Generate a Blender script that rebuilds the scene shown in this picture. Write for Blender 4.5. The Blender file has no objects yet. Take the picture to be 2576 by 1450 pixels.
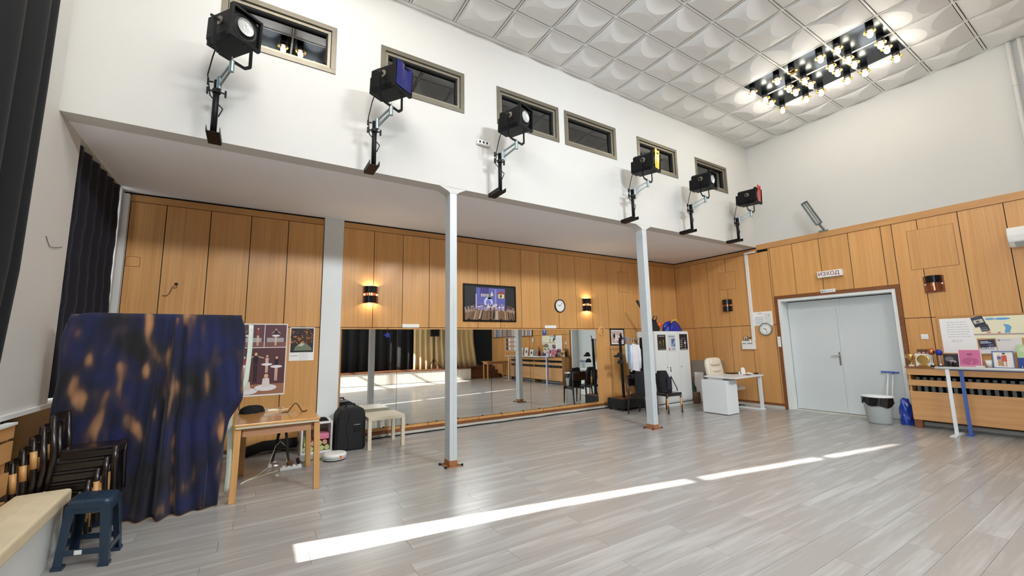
import bpy, bmesh, math, random
from mathutils import Vector, Matrix
random.seed(7)
PI = math.pi
SC = bpy.context.scene
COL = SC.collection
# ---------------------------------------------------------------- camera, light, exposure
FPX, PITCH, YAW, ROLL, CAMH = 1040.6562, .1343, .5585, -.0187, 1.4709
_fw = Vector((math.sin(YAW), math.cos(YAW), 0)); _rt = Vector((math.cos(YAW), -math.sin(YAW), 0)); _up = Vector((0, 0, 1))
_f2 = _fw*math.cos(PITCH) + _up*math.sin(PITCH); _u2 = _up*math.cos(PITCH) - _fw*math.sin(PITCH)
CR = _rt*math.cos(ROLL) + _u2*math.sin(ROLL); CU = _u2*math.cos(ROLL) - _rt*math.sin(ROLL); CF = _f2
CAM = Vector((0, 0, CAMH))
cd = bpy.data.cameras.new('camera'); cam = bpy.data.objects.new('camera', cd); COL.objects.link(cam)
cd.sensor_fit = 'HORIZONTAL'; cd.sensor_width = 36; cd.lens = 36*FPX/2576; cd.clip_start = .02; cd.clip_end = 200
cam.matrix_world = Matrix(((CR.x, CU.x, -CF.x, 0), (CR.y, CU.y, -CF.y, 0), (CR.z, CU.z, -CF.z, CAMH), (0, 0, 0, 1)))
SC.camera = cam
SC.view_settings.view_transform = 'Standard'; SC.view_settings.look = 'None'; SC.view_settings.gamma = 1
SC.view_settings.use_curve_mapping = False
SC.view_settings.exposure = 0.64
SC.cycles.use_denoising = True; SC.cycles.use_adaptive_sampling = True; SC.cycles.adaptive_threshold = .04
SC.cycles.max_bounces = 8; SC.cycles.diffuse_bounces = 5; SC.cycles.glossy_bounces = 4; SC.cycles.transparent_max_bounces = 8
SC.cycles.sample_clamp_indirect = 6; SC.cycles.caustics_refractive = False; SC.cycles.caustics_reflective = True; SC.cycles.blur_glossy = 1.0
# room, in metres: the camera stands at x=0, y=0
XR, XL, YF, YB, HC, SO = 9.6198, -1.5272, 4.8691, 7.0605, 5.9473, 3.5408
YS = -2.2            # stage front
YE = -6.0            # far end wall behind the stage
HS = 1.782           # horizontal joint of the wall panels
def at(px, py, ax, val):
    "photo pixel -> point on the plane axis=val"
    d = CF + CR*((px-1288)/FPX) + CU*((725-py)/FPX)
    return CAM + d*((val-CAM[ax])/d[ax])
def atX(px, py, v): return at(px, py, 0, v)
def atY(px, py, v): return at(px, py, 1, v)
def atZ(px, py, v): return at(px, py, 2, v)
# world: bright hazy daylight seen only through the windows
W = bpy.data.worlds.new('world'); SC.world = W; W.use_nodes = True
_b = W.node_tree.nodes['Background']; _b.inputs[0].default_value = (.80, .90, 1.0, 1); _b.inputs[1].default_value = 2.2
def light(name, kind, loc, energy, color=(1, 1, 1), **k):
    l = bpy.data.lights.new(name, kind); l.energy = energy; l.color = color
    o = bpy.data.objects.new(name, l); COL.objects.link(o); o.location = loc
    for a, v in k.items():
        if a == 'dir': o.rotation_euler = Vector(v).to_track_quat('-Z', 'Y').to_euler()
        else: setattr(l, a, v)
    return o
SUND = Vector((1, -.2, -.56)).normalized()
light('sun', 'SUN', (-20, 6, 14), 17.0, (1, .965, .9), angle=.009, dir=SUND)
# daylight entering through the tall uncovered windows of the left wall
light('daylight_window', 'AREA', (XL-.34, -.58, 3.15), 150, (.80, .90, 1.0), shape='RECTANGLE', size=2.0, size_y=4.1, dir=(1, 0, 0), spread=PI)
light('daylight_window_stage', 'AREA', (XL-.34, -3.9, 3.15), 130, (.80, .90, 1.0), shape='RECTANGLE', size=2.0, size_y=4.1, dir=(1, 0, 0), spread=PI)
# ---------------------------------------------------------------- helpers
def lin(c): return tuple(((v/255)/12.92 if v/255 <= .04045 else ((v/255+.055)/1.055)**2.4) for v in c)
MAT = {}
def mat(name, rgb, rough=.5, metal=0., spec=.5, var=0., vs=6., bump=0., bs=60., emit=0., coat=0., sheen=0., trans=0., stretch=(1, 1, 1)):
    m = bpy.data.materials.new(name); m.use_nodes = True; nt = m.node_tree; N = nt.nodes; L = nt.links
    p = N['Principled BSDF']; c = lin(rgb)
    p.inputs['Base Color'].default_value = (*c, 1); p.inputs['Roughness'].default_value = rough
    p.inputs['Metallic'].default_value = metal; p.inputs['Specular IOR Level'].default_value = spec
    if coat: p.inputs['Coat Weight'].default_value = coat; p.inputs['Coat Roughness'].default_value = .08
    if sheen: p.inputs['Sheen Weight'].default_value = sheen
    if trans: p.inputs['Transmission Weight'].default_value = trans
    if emit: p.inputs['Emission Color'].default_value = (*c, 1); p.inputs['Emission Strength'].default_value = emit
    if var or bump:
        tc = N.new('ShaderNodeTexCoord'); mp = N.new('ShaderNodeMapping'); mp.inputs['Scale'].default_value = stretch
        L.new(tc.outputs['Object'], mp.inputs['Vector'])
    if var:
        nz = N.new('ShaderNodeTexNoise'); nz.inputs['Scale'].default_value = vs; nz.inputs['Detail'].default_value = 6
        L.new(mp.outputs[0], nz.inputs['Vector'])
        mx = N.new('ShaderNodeMix'); mx.data_type = 'RGBA'; mx.inputs[6].default_value = (*[x*(1-var) for x in c], 1); mx.inputs[7].default_value = (*[min(1, x*(1+var)) for x in c], 1)
        L.new(nz.outputs['Fac'], mx.inputs[0]); L.new(mx.outputs[2], p.inputs['Base Color'])
    if bump:
        nb = N.new('ShaderNodeTexNoise'); nb.inputs['Scale'].default_value = bs; nb.inputs['Detail'].default_value = 4
        L.new(mp.outputs[0], nb.inputs['Vector'])
        b = N.new('ShaderNodeBump'); b.inputs['Strength'].default_value = bump; b.inputs['Distance'].default_value = .01
        L.new(nb.outputs['Fac'], b.inputs['Height']); L.new(b.outputs[0], p.inputs['Normal'])
    MAT[name] = m; return m
def wood(name, c1, c2, stretch, scale=1., rough=.4, ring=0., coat=0., spec=.5, vary=.08, fine=.5):
    "grain: noise drawn out along one axis, a different piece of it on every object"
    m = bpy.data.materials.new(name); m.use_nodes = True; nt = m.node_tree; N = nt.nodes; L = nt.links
    p = N['Principled BSDF']; p.inputs['Roughness'].default_value = rough; p.inputs['Specular IOR Level'].default_value = spec
    if coat: p.inputs['Coat Weight'].default_value = coat; p.inputs['Coat Roughness'].default_value = .12
    tc = N.new('ShaderNodeTexCoord'); oi = N.new('ShaderNodeObjectInfo')
    mu = N.new('ShaderNodeVectorMath'); mu.operation = 'SCALE'; mu.inputs[0].default_value = (37, 53, 71); L.new(oi.outputs['Random'], mu.inputs['Scale'])
    ad = N.new('ShaderNodeVectorMath'); ad.operation = 'ADD'; L.new(tc.outputs['Object'], ad.inputs[0]); L.new(mu.outputs[0], ad.inputs[1])
    mp = N.new('ShaderNodeMapping'); mp.inputs['Scale'].default_value = [s*scale for s in stretch]; L.new(ad.outputs[0], mp.inputs['Vector'])
    nz = N.new('ShaderNodeTexNoise'); nz.inputs['Scale'].default_value = 1; nz.inputs['Detail'].default_value = 5; nz.inputs['Roughness'].default_value = .55; nz.inputs['Distortion'].default_value = .4
    L.new(mp.outputs[0], nz.inputs['Vector'])
    m2 = N.new('ShaderNodeMapping'); m2.inputs['Scale'].default_value = [s*scale*(6 if s > 3 else 1.6) for s in stretch]; L.new(ad.outputs[0], m2.inputs['Vector'])
    n2 = N.new('ShaderNodeTexNoise'); n2.inputs['Scale'].default_value = 1; n2.inputs['Detail'].default_value = 3; L.new(m2.outputs[0], n2.inputs['Vector'])
    src = nz.outputs['Fac']
    if ring:
        k = N.new('ShaderNodeMath'); k.operation = 'MULTIPLY'; k.inputs[1].default_value = ring; L.new(src, k.inputs[0])
        fr = N.new('ShaderNodeMath'); fr.operation = 'PINGPONG'; fr.inputs[1].default_value = 1; L.new(k.outputs[0], fr.inputs[0]); src = fr.outputs[0]
    mixv = N.new('ShaderNodeMix'); mixv.data_type = 'FLOAT'; mixv.inputs[0].default_value = fine; L.new(src, mixv.inputs[2]); L.new(n2.outputs['Fac'], mixv.inputs[3])
    rp = N.new('ShaderNodeValToRGB'); rp.color_ramp.elements[0].position = .3; rp.color_ramp.elements[1].position = .7
    rp.color_ramp.elements[0].color = (*lin(c2), 1); rp.color_ramp.elements[1].color = (*lin(c1), 1); L.new(mixv.outputs[0], rp.inputs[0])
    hv = N.new('ShaderNodeHueSaturation'); L.new(rp.outputs[0], hv.inputs['Color'])
    vv = N.new('ShaderNodeMapRange'); vv.inputs[3].default_value = 1-vary; vv.inputs[4].default_value = 1+vary; L.new(oi.outputs['Random'], vv.inputs[0]); L.new(vv.outputs[0], hv.inputs['Value'])
    L.new(hv.outputs[0], p.inputs['Base Color'])
    b = N.new('ShaderNodeBump'); b.inputs['Strength'].default_value = .05; b.inputs['Distance'].default_value = .01; L.new(n2.outputs['Fac'], b.inputs['Height']); L.new(b.outputs[0], p.inputs['Normal'])
    MAT[name] = m; return m
def glassy(name, ior=1.5, tint=(1, 1, 1), rough=.01):
    m = bpy.data.materials.new(name); m.use_nodes = True; nt = m.node_tree; N = nt.nodes; L = nt.links
    N.remove(N['Principled BSDF']); o = N['Material Output']
    t = N.new('ShaderNodeBsdfTransparent'); t.inputs[0].default_value = (*tint, 1); g = N.new('ShaderNodeBsdfGlossy'); g.inputs['Roughness'].default_value = rough
    f = N.new('ShaderNodeFresnel'); f.inputs[0].default_value = ior; x = N.new('ShaderNodeMixShader')
    L.new(f.outputs[0], x.inputs[0]); L.new(t.outputs[0], x.inputs[1]); L.new(g.outputs[0], x.inputs[2]); L.new(x.outputs[0], o.inputs[0])
    MAT[name] = m; return m
class MB:
    def __init__(s): s.v = []; s.f = []; s.mi = []; s.col = []; s.cur = 0; s.c = (1, 1, 1)
    def add(s, vs, fs):
        b = len(s.v); s.v += [Vector(v) for v in vs]
        for f in fs: s.f.append([b+i for i in f]); s.mi.append(s.cur); s.col.append(s.c)
        return s
    def box(s, x0, x1, y0, y1, z0, z1, M=None):
        vs = [Vector((x, y, z)) for x in (x0, x1) for y in (y0, y1) for z in (z0, z1)]
        if M is not None: vs = [M @ v for v in vs]
        return s.add(vs, [(0, 1, 3, 2), (4, 6, 7, 5), (0, 4, 5, 1), (2, 3, 7, 6), (0, 2, 6, 4), (1, 5, 7, 3)])
    def bar(s, p, q, w, h, up=(0, 0, 1)):
        p = Vector(p); q = Vector(q); d = (q-p).normalized(); u = Vector(up)
        if abs(d.dot(u)) > .98: u = Vector((0, 1, 0))
        a = d.cross(u).normalized()*w/2; b = d.cross(a).normalized()*h/2
        vs = [e+i*a+j*b for e in (p, q) for i in (-1, 1) for j in (-1, 1)]
        return s.add(vs, [(0, 1, 3, 2), (4, 6, 7, 5), (0, 4, 5, 1), (2, 3, 7, 6), (0, 2, 6, 4), (1, 5, 7, 3)])
    def tube(s, pts, r, n=8, caps=True):
        pts = [Vector(p) for p in pts]; rs = r if isinstance(r, (list, tuple)) else [r]*len(pts); b = len(s.v); prev = None
        for i, p in enumerate(pts):
            d = (pts[min(i+1, len(pts)-1)]-pts[max(i-1, 0)]).normalized()
            u = Vector((0, 0, 1)) if abs(d.z) < .9 else Vector((1, 0, 0))
            if prev is not None:
                u = prev
            a = d.cross(u).normalized(); c = a.cross(d).normalized(); prev = c
            for k in range(n):
                t = 2*PI*k/n; s.v.append(p+(a*math.cos(t)+c*math.sin(t))*rs[i])
        for i in range(len(pts)-1):
            for k in range(n):
                s.f.append([b+i*n+k, b+i*n+(k+1) % n, b+(i+1)*n+(k+1) % n, b+(i+1)*n+k]); s.mi.append(s.cur); s.col.append(s.c)
        if caps:
            for o in (0, len(pts)-1):
                s.f.append([b+o*n+k for k in range(n)]); s.mi.append(s.cur); s.col.append(s.c)
        return s
    def cyl(s, p, q, r, r2=None, n=12): return s.tube([p, q], [r, r if r2 is None else r2], n)
    def lathe(s, prof, c=(0, 0, 0), n=20, sx=1, sy=1, a0=0, a1=2*PI, M=None):
        full = abs(a1-a0-2*PI) < 1e-6; m = n if full else n+1; b = len(s.v)
        for r, z in prof:
            for k in range(m):
                t = a0+(a1-a0)*k/n; v = Vector((r*math.cos(t)*sx, r*math.sin(t)*sy, z))
                if M is not None: v = M @ v
                s.v.append(v+Vector(c))
        for i in range(len(prof)-1):
            for k in range(n):
                j = (k+1) % m; s.f.append([b+i*m+k, b+i*m+j, b+(i+1)*m+j, b+(i+1)*m+k]); s.mi.append(s.cur); s.col.append(s.c)
        return s
    def prism(s, poly, o, u, v, d):
        "polygon in (a,b) on origin o, axes u,v, extruded by vector d"
        o, u, v, d = Vector(o), Vector(u), Vector(v), Vector(d); n = len(poly)
        vs = [o+u*a+v*b for a, b in poly]; vs += [x+d for x in vs]
        return s.add(vs, [list(range(n)), list(range(2*n-1, n-1, -1))]+[(i, (i+1) % n, n+(i+1) % n, n+i) for i in range(n)])
    def grid(s, fn, nu, nv):
        b = len(s.v)
        for i in range(nu+1):
            for j in range(nv+1): s.v.append(Vector(fn(i/nu, j/nv)))
        for i in range(nu):
            for j in range(nv):
                a = b+i*(nv+1)+j; s.f.append([a, a+nv+1, a+nv+2, a+1]); s.mi.append(s.cur); s.col.append(s.c)
        return s
    def mesh(s, name, mats, smooth=False, fix=True, colors=False):
        me = bpy.data.meshes.new(name); me.from_pydata([tuple(v) for v in s.v], [], s.f)
        for i, p in enumerate(me.polygons): p.material_index = s.mi[i]
        if colors:
            at_ = me.color_attributes.new('Col', 'FLOAT_COLOR', 'CORNER')
            for i, p in enumerate(me.polygons):
                for l in p.loop_indices: at_.data[l].color = (*s.col[i], 1)
        if fix:
            bm = bmesh.new(); bm.from_mesh(me); bmesh.ops.recalc_face_normals(bm, faces=bm.faces); bm.to_mesh(me); bm.free()
        if smooth: me.polygons.foreach_set('use_smooth', [True]*len(me.polygons))
        for m in (mats if isinstance(mats, (list, tuple)) else [mats]): me.materials.append(MAT[m] if isinstance(m, str) else m)
        return me
    def build(s, name, mats, parent=None, smooth=False, bevel=0, world=True, fix=True, colors=False, solid=0, subd=0, label=None, seg=2):
        o = bpy.data.objects.new(name, s.mesh(name, mats, smooth, fix, colors)); COL.objects.link(o)
        if solid: md = o.modifiers.new('solid', 'SOLIDIFY'); md.thickness = solid; md.offset = 0
        if bevel: md = o.modifiers.new('bevel', 'BEVEL'); md.width = bevel; md.segments = seg; md.limit_method = 'ANGLE'; md.angle_limit = .6
        if subd: md = o.modifiers.new('sub', 'SUBSURF'); md.levels = subd; md.render_levels = subd
        if smooth and not subd:
            pass
        if parent is not None: par(o, parent, world)
        if label: o['label'] = label
        return o
def par(o, parent, world=True):
    o.parent = parent
    if world: o.matrix_parent_inverse = wm(parent).inverted()
def wm(o):
    m = o.matrix_basis
    return (wm(o.parent) @ o.matrix_parent_inverse @ m) if o.parent else m
def thing(name, label, cat, loc=(0, 0, 0), rz=0, group=None):
    o = bpy.data.objects.new(name, None); COL.objects.link(o); o.empty_display_size = .1
    o.location = loc; o.rotation_euler = (0, 0, rz); return tag(o, label, cat, group)
def tag(o, label=None, cat=None, group=None, kind=None):
    for k, v in (('label', label), ('category', cat), ('group', group), ('kind', kind)):
        if v: o[k] = v
    return o
def struct(o, label=None): return tag(o, label, kind='structure')
def dup(r, loc=None, rz=None, label=None, parent=None):
    c = r.copy(); COL.objects.link(c)
    if parent is not None: c.parent = parent
    if loc is not None: c.location = loc
    if rz is not None: c.rotation_euler = (0, 0, rz)
    if label: c['label'] = label
    for ch in list(r.children): dup(ch, parent=c)
    return c
def put(me, name, parent, loc, rot=(0, 0, 0), scale=(1, 1, 1)):
    "one more object on shared mesh data, placed in world space"
    o = bpy.data.objects.new(name, me); COL.objects.link(o)
    if parent is not None: par(o, parent)
    o.location = loc; o.rotation_euler = rot; o.scale = scale; return o
def text(name, body, size, o, u, v, material, parent, depth=.0006, align='CENTER', bold=0):
    cu = bpy.data.curves.new(name, 'FONT'); cu.body = body; cu.size = size; cu.align_x = align; cu.align_y = 'CENTER'; cu.extrude = depth; cu.offset = bold; cu.resolution_u = 2
    tmp = bpy.data.objects.new(name+'_t', cu); COL.objects.link(tmp); bpy.context.view_layer.update()
    me = bpy.data.meshes.new_from_object(tmp.evaluated_get(bpy.context.evaluated_depsgraph_get())); bpy.data.objects.remove(tmp)
    me.materials.clear(); me.materials.append(MAT[material]); ob = bpy.data.objects.new(name, me); COL.objects.link(ob)
    u = Vector(u).normalized(); v = Vector(v).normalized(); w = u.cross(v)
    if parent is not None: par(ob, parent)
    ob.matrix_basis = Matrix(((u.x, v.x, w.x, o[0]), (u.y, v.y, w.y, o[1]), (u.z, v.z, w.z, o[2]), (0, 0, 0, 1))); return ob
def ell(cu, cv, ru, rv, n=14): return [(cu+ru*math.cos(2*PI*k/n), cv+rv*math.sin(2*PI*k/n)) for k in range(n)]
def rect(a, b, c, d): return [(a, b), (c, b), (c, d), (a, d)]
def prints(name, shapes, o, u, v, parent, gap=.0006, mate='print'):
    "flat print: coloured shapes (polygon in 0..1, rgb, layer) lying on the sheet with corner o and edges u, v"
    o, u, v = Vector(o), Vector(u), Vector(v); w = u.cross(v).normalized(); b = MB()
    for sh in shapes:
        poly, rgb, lay = sh if len(sh) == 3 else (*sh, 0)
        b.c = lin(rgb); b.add([o+u*p[0]+v*p[1]+w*(gap*(lay+1)) for p in poly], [list(range(len(poly)))])
    return b.build(name, mate, parent, fix=False, colors=True)
# ---------------------------------------------------------------- materials
mat('plaster', (200, 199, 195), .85, var=.03, vs=1.2, bump=.05, bs=90)
mat('soffit_paint', (238, 240, 245), .85, var=.03, vs=1.5, bump=.04)
mat('ceiling_white', (226, 225, 222), .6, var=.02, vs=3)
mat('bar_white', (232, 231, 227), .45)
mat('void_black', (10, 9, 8), .9)
mat('booth_dark', (38, 40, 44), .8)
wood('panel_wood', (219, 168, 106), (195, 140, 81), (14, 14, .5), 1, .33, vary=.055, fine=.55)
wood('trim_wood', (206, 156, 98), (182, 130, 76), (1.2, 1.2, 16), 1, .4, vary=.05)
wood('brown_trim', (142, 88, 48), (112, 66, 34), (2, 2, 14), 1, .45)
wood('floor_wood', (176, 175, 173), (156, 153, 150), (.7, 8, 5), 1, .25, ring=3.4, vary=.02, fine=.45, spec=.55)
wood('rad_wood', (205, 157, 104), (178, 128, 80), (3, .8, 18), 1, .3, vary=.04, ring=1.5)
wood('table_wood', (214, 160, 92), (190, 132, 66), (2, 12, 12), 1, .18, vary=.03, coat=.4)
wood('leg_wood', (212, 164, 104), (190, 140, 84), (14, 14, 1), 1, .4)
wood('apron_wood', (196, 150, 116), (172, 124, 92), (1, 12, 14), 1, .5)
wood('pale_wood', (214, 203, 178), (196, 184, 158), (1.5, 14, 14), 1, .5)
wood('dark_wood', (33, 22, 19), (17, 12, 10), (10, 10, 2), 1, .3, coat=.3)
wood('stage_front', (222, 214, 204), (186, 176, 166), (9, 9, .8), 1, .5, vary=.03)
wood('plain_brown', (120, 74, 44), (92, 54, 32), (1, 8, 8), 1, .5)
mat('base_grey', (196, 194, 186), .6, var=.08, vs=5)
mat('white_paint', (224, 228, 227), .45, var=.03, vs=4, bump=.03)
mat('door_grey', (206, 213, 214), .5, var=.04, vs=1.2, bump=.04, bs=30)
mat('post_paint', (190, 197, 200), .4, var=.07, vs=7, bump=.12, bs=25)
mat('rust', (156, 104, 66), .9, var=.35, vs=30, bump=.3)
mat('steel_dark', (48, 46, 44), .5, .6)
mat('alu', (116, 110, 97), .42, .5, var=.14, vs=9)
mat('alu_light', (138, 131, 115), .4, .5, var=.1, vs=9)
glassy('pane_dark', 2.5); glassy('pane_clear', 1.3)
mat('mirror', (240, 243, 241), .004, 1.0)
mat('mirror_back', (60, 55, 48), .7)
mat('black_matte', (20, 20, 22), .75)
mat('black_metal', (6, 6, 8), .5, .0, .25, bump=.02)
mat('black_gloss', (14, 14, 16), .2)
mat('black_cloth', (11, 12, 15), .95, sheen=.04, var=.2, vs=5, stretch=(6, 6, .6), bump=.1, bs=200)
mat('navy_cloth', (12, 12, 28), .95, sheen=.06, var=.3, vs=4, stretch=(6, 6, .6))
mat('beige_cloth', (196, 170, 122), .9, sheen=.2, var=.22, vs=3, stretch=(16, 16, .5))
mat('chrome', (205, 208, 208), .2, 1.0)
mat('zinc', (138, 152, 156), .38, .7)
mat('white_plastic', (232, 233, 230), .4)
mat('white_gloss', (226, 231, 232), .3, var=.02, vs=1)
mat('cream_leather', (228, 219, 200), .45, var=.05, vs=5, bump=.12, bs=40)
mat('cream_seat', (219, 205, 174), .55, var=.07, vs=5, bump=.2, bs=14)
mat('blue_plastic', (38, 56, 76), .34, var=.06, vs=8)
mat('blue_vinyl', (24, 44, 150), .35, var=.3, vs=18, bump=.35, bs=25)
mat('blue_paint', (66, 98, 168), .35)
mat('gold', (214, 178, 106), .25, .9)
mat('copper', (190, 120, 82), .28, .9)
mat('amber_plate', (150, 92, 66), .25, .6)
mat('paper', (240, 240, 236), .8)
mat('paper_cream', (240, 235, 210), .8)
mat('grey_plastic', (176, 184, 184), .45)
mat('ink_dark', (40, 38, 60), .8)
mat('ink_red', (120, 20, 30), .6)
mat('orange', (226, 104, 40), .4)
mat('pink', (222, 128, 160), .6, var=.12, vs=12)
mat('rubber', (18, 18, 18), .8)
mat('bulb_on', (255, 246, 226), .3, emit=26)
mat('warm_bulb', (255, 214, 150), .3, emit=3.5)
mat('lens', (196, 200, 198), .22, .5, var=.2, vs=60, bump=.5, bs=60)
def print_mat():
    m = bpy.data.materials.new('print'); m.use_nodes = True; N = m.node_tree.nodes; p = N['Principled BSDF']; p.inputs['Roughness'].default_value = .55
    a = N.new('ShaderNodeVertexColor'); a.layer_name = 'Col'; m.node_tree.links.new(a.outputs[0], p.inputs['Base Color']); MAT['print'] = m
print_mat()
# ---------------------------------------------------------------- floor
b = MB(); b.box(XL-.3, XR+.4, YE, YB+.3, -.12, -.006)
mat('underlay', (122, 114, 105), .8)
floor = struct(b.build('floor', 'underlay'), 'pale grey wood-look laminate floor')
PW, PL = .193, 1.38
rows = []; y = 2.575+.193*23
while y > YS: rows.append(y); y -= PW
def plank_mesh(L, w): 
    q = MB(); e = .0011; z = .0
    q.box(-L/2+e, L/2-e, -w/2+e, w/2-e, -.006, z); return q.mesh('plank', 'floor_wood')
full = plank_mesh(PL, PW); n_ind = 0; rest = MB()
for r, ytop in enumerate(rows):
    yt = min(ytop, YB); yb_ = max(ytop-PW, YS); w = yt-yb_
    if w < .02: continue
    x = XL-.06-((r*.53*PL) % PL)
    while x < XR:
        a, c = max(x, XL), min(x+PL, XR); x += PL
        if c-a < .02: continue
        if yb_ > .62 and n_ind < 300:
            me = full if abs(c-a-PL) < 1e-4 and abs(w-PW) < 1e-4 else plank_mesh(c-a, w)
            put(me, 'plank', floor, ((a+c)/2, (yt+yb_)/2, 0)); n_ind += 1
        else: rest.box(a+.001, c-.001, yb_+.001, yt-.001, -.006, 0)
tag(rest.build('plank_field', 'floor_wood', floor), kind='stuff')
# ---------------------------------------------------------------- walls
def panel(name, parent, x0, x1, y0, y1, z0, z1, material='panel_wood', bev=.0015):
    q = MB(); c = Vector(((x0+x1)/2, (y0+y1)/2, (z0+z1)/2)); q.box(x0-c.x, x1-c.x, y0-c.y, y1-c.y, z0-c.z, z1-c.z)
    o = bpy.data.objects.new(name, q.mesh(name, material)); COL.objects.link(o); par(o, parent); o.location = c; return o
G = .005
# back wall, under the gallery
b = MB(); b.box(XL-.3, XR+.3, YB+.012, YB+.3, -.1, 6.2)
wb = struct(b.build('wall_back', 'void_black'), 'back wall clad in honey-coloured wood panels')
xl_seams = [XL+.07, -1.087, -.597, -.111, .375, .877]
xr_seams = [1.173, 1.67, 2.166, 2.652, 3.14, 3.632, 4.136, 4.635, 5.114, 5.598, 6.099, 6.578, 7.073, 7.583, 8.07, 8.56, 9.06, XR]
for S_ in (xl_seams, xr_seams):
    for a, c in zip(S_, S_[1:]):
        panel('panel', wb, a+G, c-G, YB, YB+.012, HS+G, 3.417)
        panel('panel', wb, a+G, c-G, YB, YB+.012, .105, HS-G)
    for k in range(4):
        a = S_[0]+(S_[-1]-S_[0])*k/4; c = S_[0]+(S_[-1]-S_[0])*(k+1)/4
        panel('cornice_board', wb, a+.001, c-.001, YB-.008, YB+.012, 3.424, 3.515, 'trim_wood')
        panel('foot_board', wb, a+.001, c-.001, YB-.006, YB+.012, .058, .1, 'brown_trim')
        panel('skirting', wb, a+.001, c-.001, YB-.016, YB+.012, 0, .055, 'base_grey')
# right wall
b = MB()
DY0, DY1, DZ = 2.517, 4.60, 2.385    # door casing
b.box(XR+.012, XR+.3, YE, DY0+.07, -.1, 6.2); b.box(XR+.012, XR+.3, DY1-.07, YB+.3, -.1, 6.2); b.box(XR+.012, XR+.3, DY0+.07, DY1-.07, DZ-.07, 6.2)
wr = struct(b.build('wall_right', 'void_black'), 'right wall, wood panels below, white plaster above')
panel('plaster_field', wr, XR, XR+.012, YE, YF+.02, 3.592, 6.1, 'plaster')
ys = [YB, 6.60, 6.12, 5.632, 5.14, 4.64, 4.148, 3.656, 3.164, 2.672, 2.18, 1.688, 1.196, .70, .21, -.28, -.77, -1.26, -1.75, YS, -2.7, -3.2]
for a, c in zip(ys[1:], ys):
    top = 3.417 if a > 4.6 else 3.468
    if a < DY1 and c > DY1:                       # the strip beside the casing
        panel('panel', wr, XR, XR+.012, DY1+G, c-G, HS+G, top); panel('panel', wr, XR, XR+.012, DY1+G, c-G, .105, HS-G); c = DY1
    if a >= DY0-.01 and c <= DY1+.01 and a < DY1:
        panel('panel', wr, XR, XR+.012, a+G, c-G, DZ+G, top)
    elif a < DY0 < c:
        panel('panel', wr, XR, XR+.012, DY0+G, c-G, DZ+G, top)
        panel('panel', wr, XR, XR+.012, a+G, DY0-G, HS+G, top); panel('panel', wr, XR, XR+.012, a+G, DY0-G, .105, HS-G)
    else:
        panel('panel', wr, XR, XR+.012, a+G, c-G, HS+G, top); panel('panel', wr, XR, XR+.012, a+G, c-G, .105, HS-G)
for a, c in ((YS-1, -.66), (-.66, .85), (.85, 2.35), (2.35, 3.64), (3.64, YF)):
    panel('cornice_board', wr, XR-.014, XR+.012, a+.001, c-.001, 3.474, 3.592, 'trim_wood')
for a, c in ((YF, 5.9), (5.9, YB-.01)): panel('cornice_board', wr, XR-.008, XR+.012, a+.001, c-.001, 3.424, 3.515, 'trim_wood')
for a, c in ((DY1, 5.8), (5.8, YB-.02), (YS, DY0)):
    panel('foot_board', wr, XR-.006, XR+.012, a, c, .058, .1, 'brown_trim'); panel('skirting', wr, XR-.016, XR+.012, a, c, 0, .055, 'base_grey')
# front wall of the gallery, with six windows
WX = [(-.465, .648), (1.172, 2.309), (2.843, 3.978), (4.105, 5.262), (5.818, 6.952), (7.555, 8.667)]
WZ0, WZ1 = 4.647, 5.232
b = MB(); e = [XL-.3]+[v for w in WX for v in w]+[XR+.01]
for i in range(0, len(e), 2): b.box(e[i], e[i+1], YF, YF+.2, WZ0, WZ1)
b.box(XL-.3, XR+.01, YF, YF+.2, SO, WZ0); b.box(XL-.3, XR+.01, YF, YF+.2, WZ1, 6.2)
for (a0, a1, a2, a3) in ((1.955, 2.10, 2.215, 2.345), (5.66, 5.81, 5.925, 6.06)):   # flared beam ends over the posts
    b.prism([(a0, SO+.002), (a1-.015, SO-.055), (a1, SO-.075), (a2, SO-.075), (a2+.015, SO-.055), (a3, SO+.002)], (0, YF, 0), (1, 0, 0), (0, 0, 1), (0, .17, 0))
struct(b.build('wall_front', 'plaster'), 'upper white wall of the gallery with six small windows')
b = MB(); b.box(XL-.3, XR+.3, YF+.001, YB+.3, SO+.001, SO+.12)
struct(b.build('ceiling_gallery', 'soffit_paint'), 'plain white underside of the gallery')
b = MB(); b.box(XL-.2, XR+.2, YF+.19, YB+.2, SO+.2, 6.1)
struct(b.build('wall_booth', 'booth_dark'), 'dark inside of the projection room behind the gallery windows')
# left wall with tall windows
wl = MB(); XO = XL-.30
WIN_L = [(YS-2.9, -3.0+.1, 1.05, 5.3), (-1.62, .45, 1.05, 5.3), (1.0, 4.205, 1.05, 5.3), (5.42, 6.93, 1.0, SO-.01)]
yy = YE
for (a, c, z0, z1) in WIN_L:
    wl.box(XO, XL, yy, a, -.1, 6.2); wl.box(XO, XL, a, c, -.1, z0); wl.box(XO, XL, a, c, z1, 6.2); yy = c
wl.box(XO, XL, yy, YB+.3, -.1, 6.2)
wleft = struct(wl.build('wall_left', 'plaster'), 'white left wall with tall curtained windows')
panel('dado_board', wleft, XL-.001, XL+.012, 4.62, 7.04, .0, .985, 'dark_wood')
panel('sill_board', wleft, XL-.05, XL+.03, 4.2, 7.04, .985, 1.02, 'white_paint')
panel('corner_board', wleft, XL+.002, XL+.066, YB-.07, YB+.011, 1.0, SO-.04, 'plaster')
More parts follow.
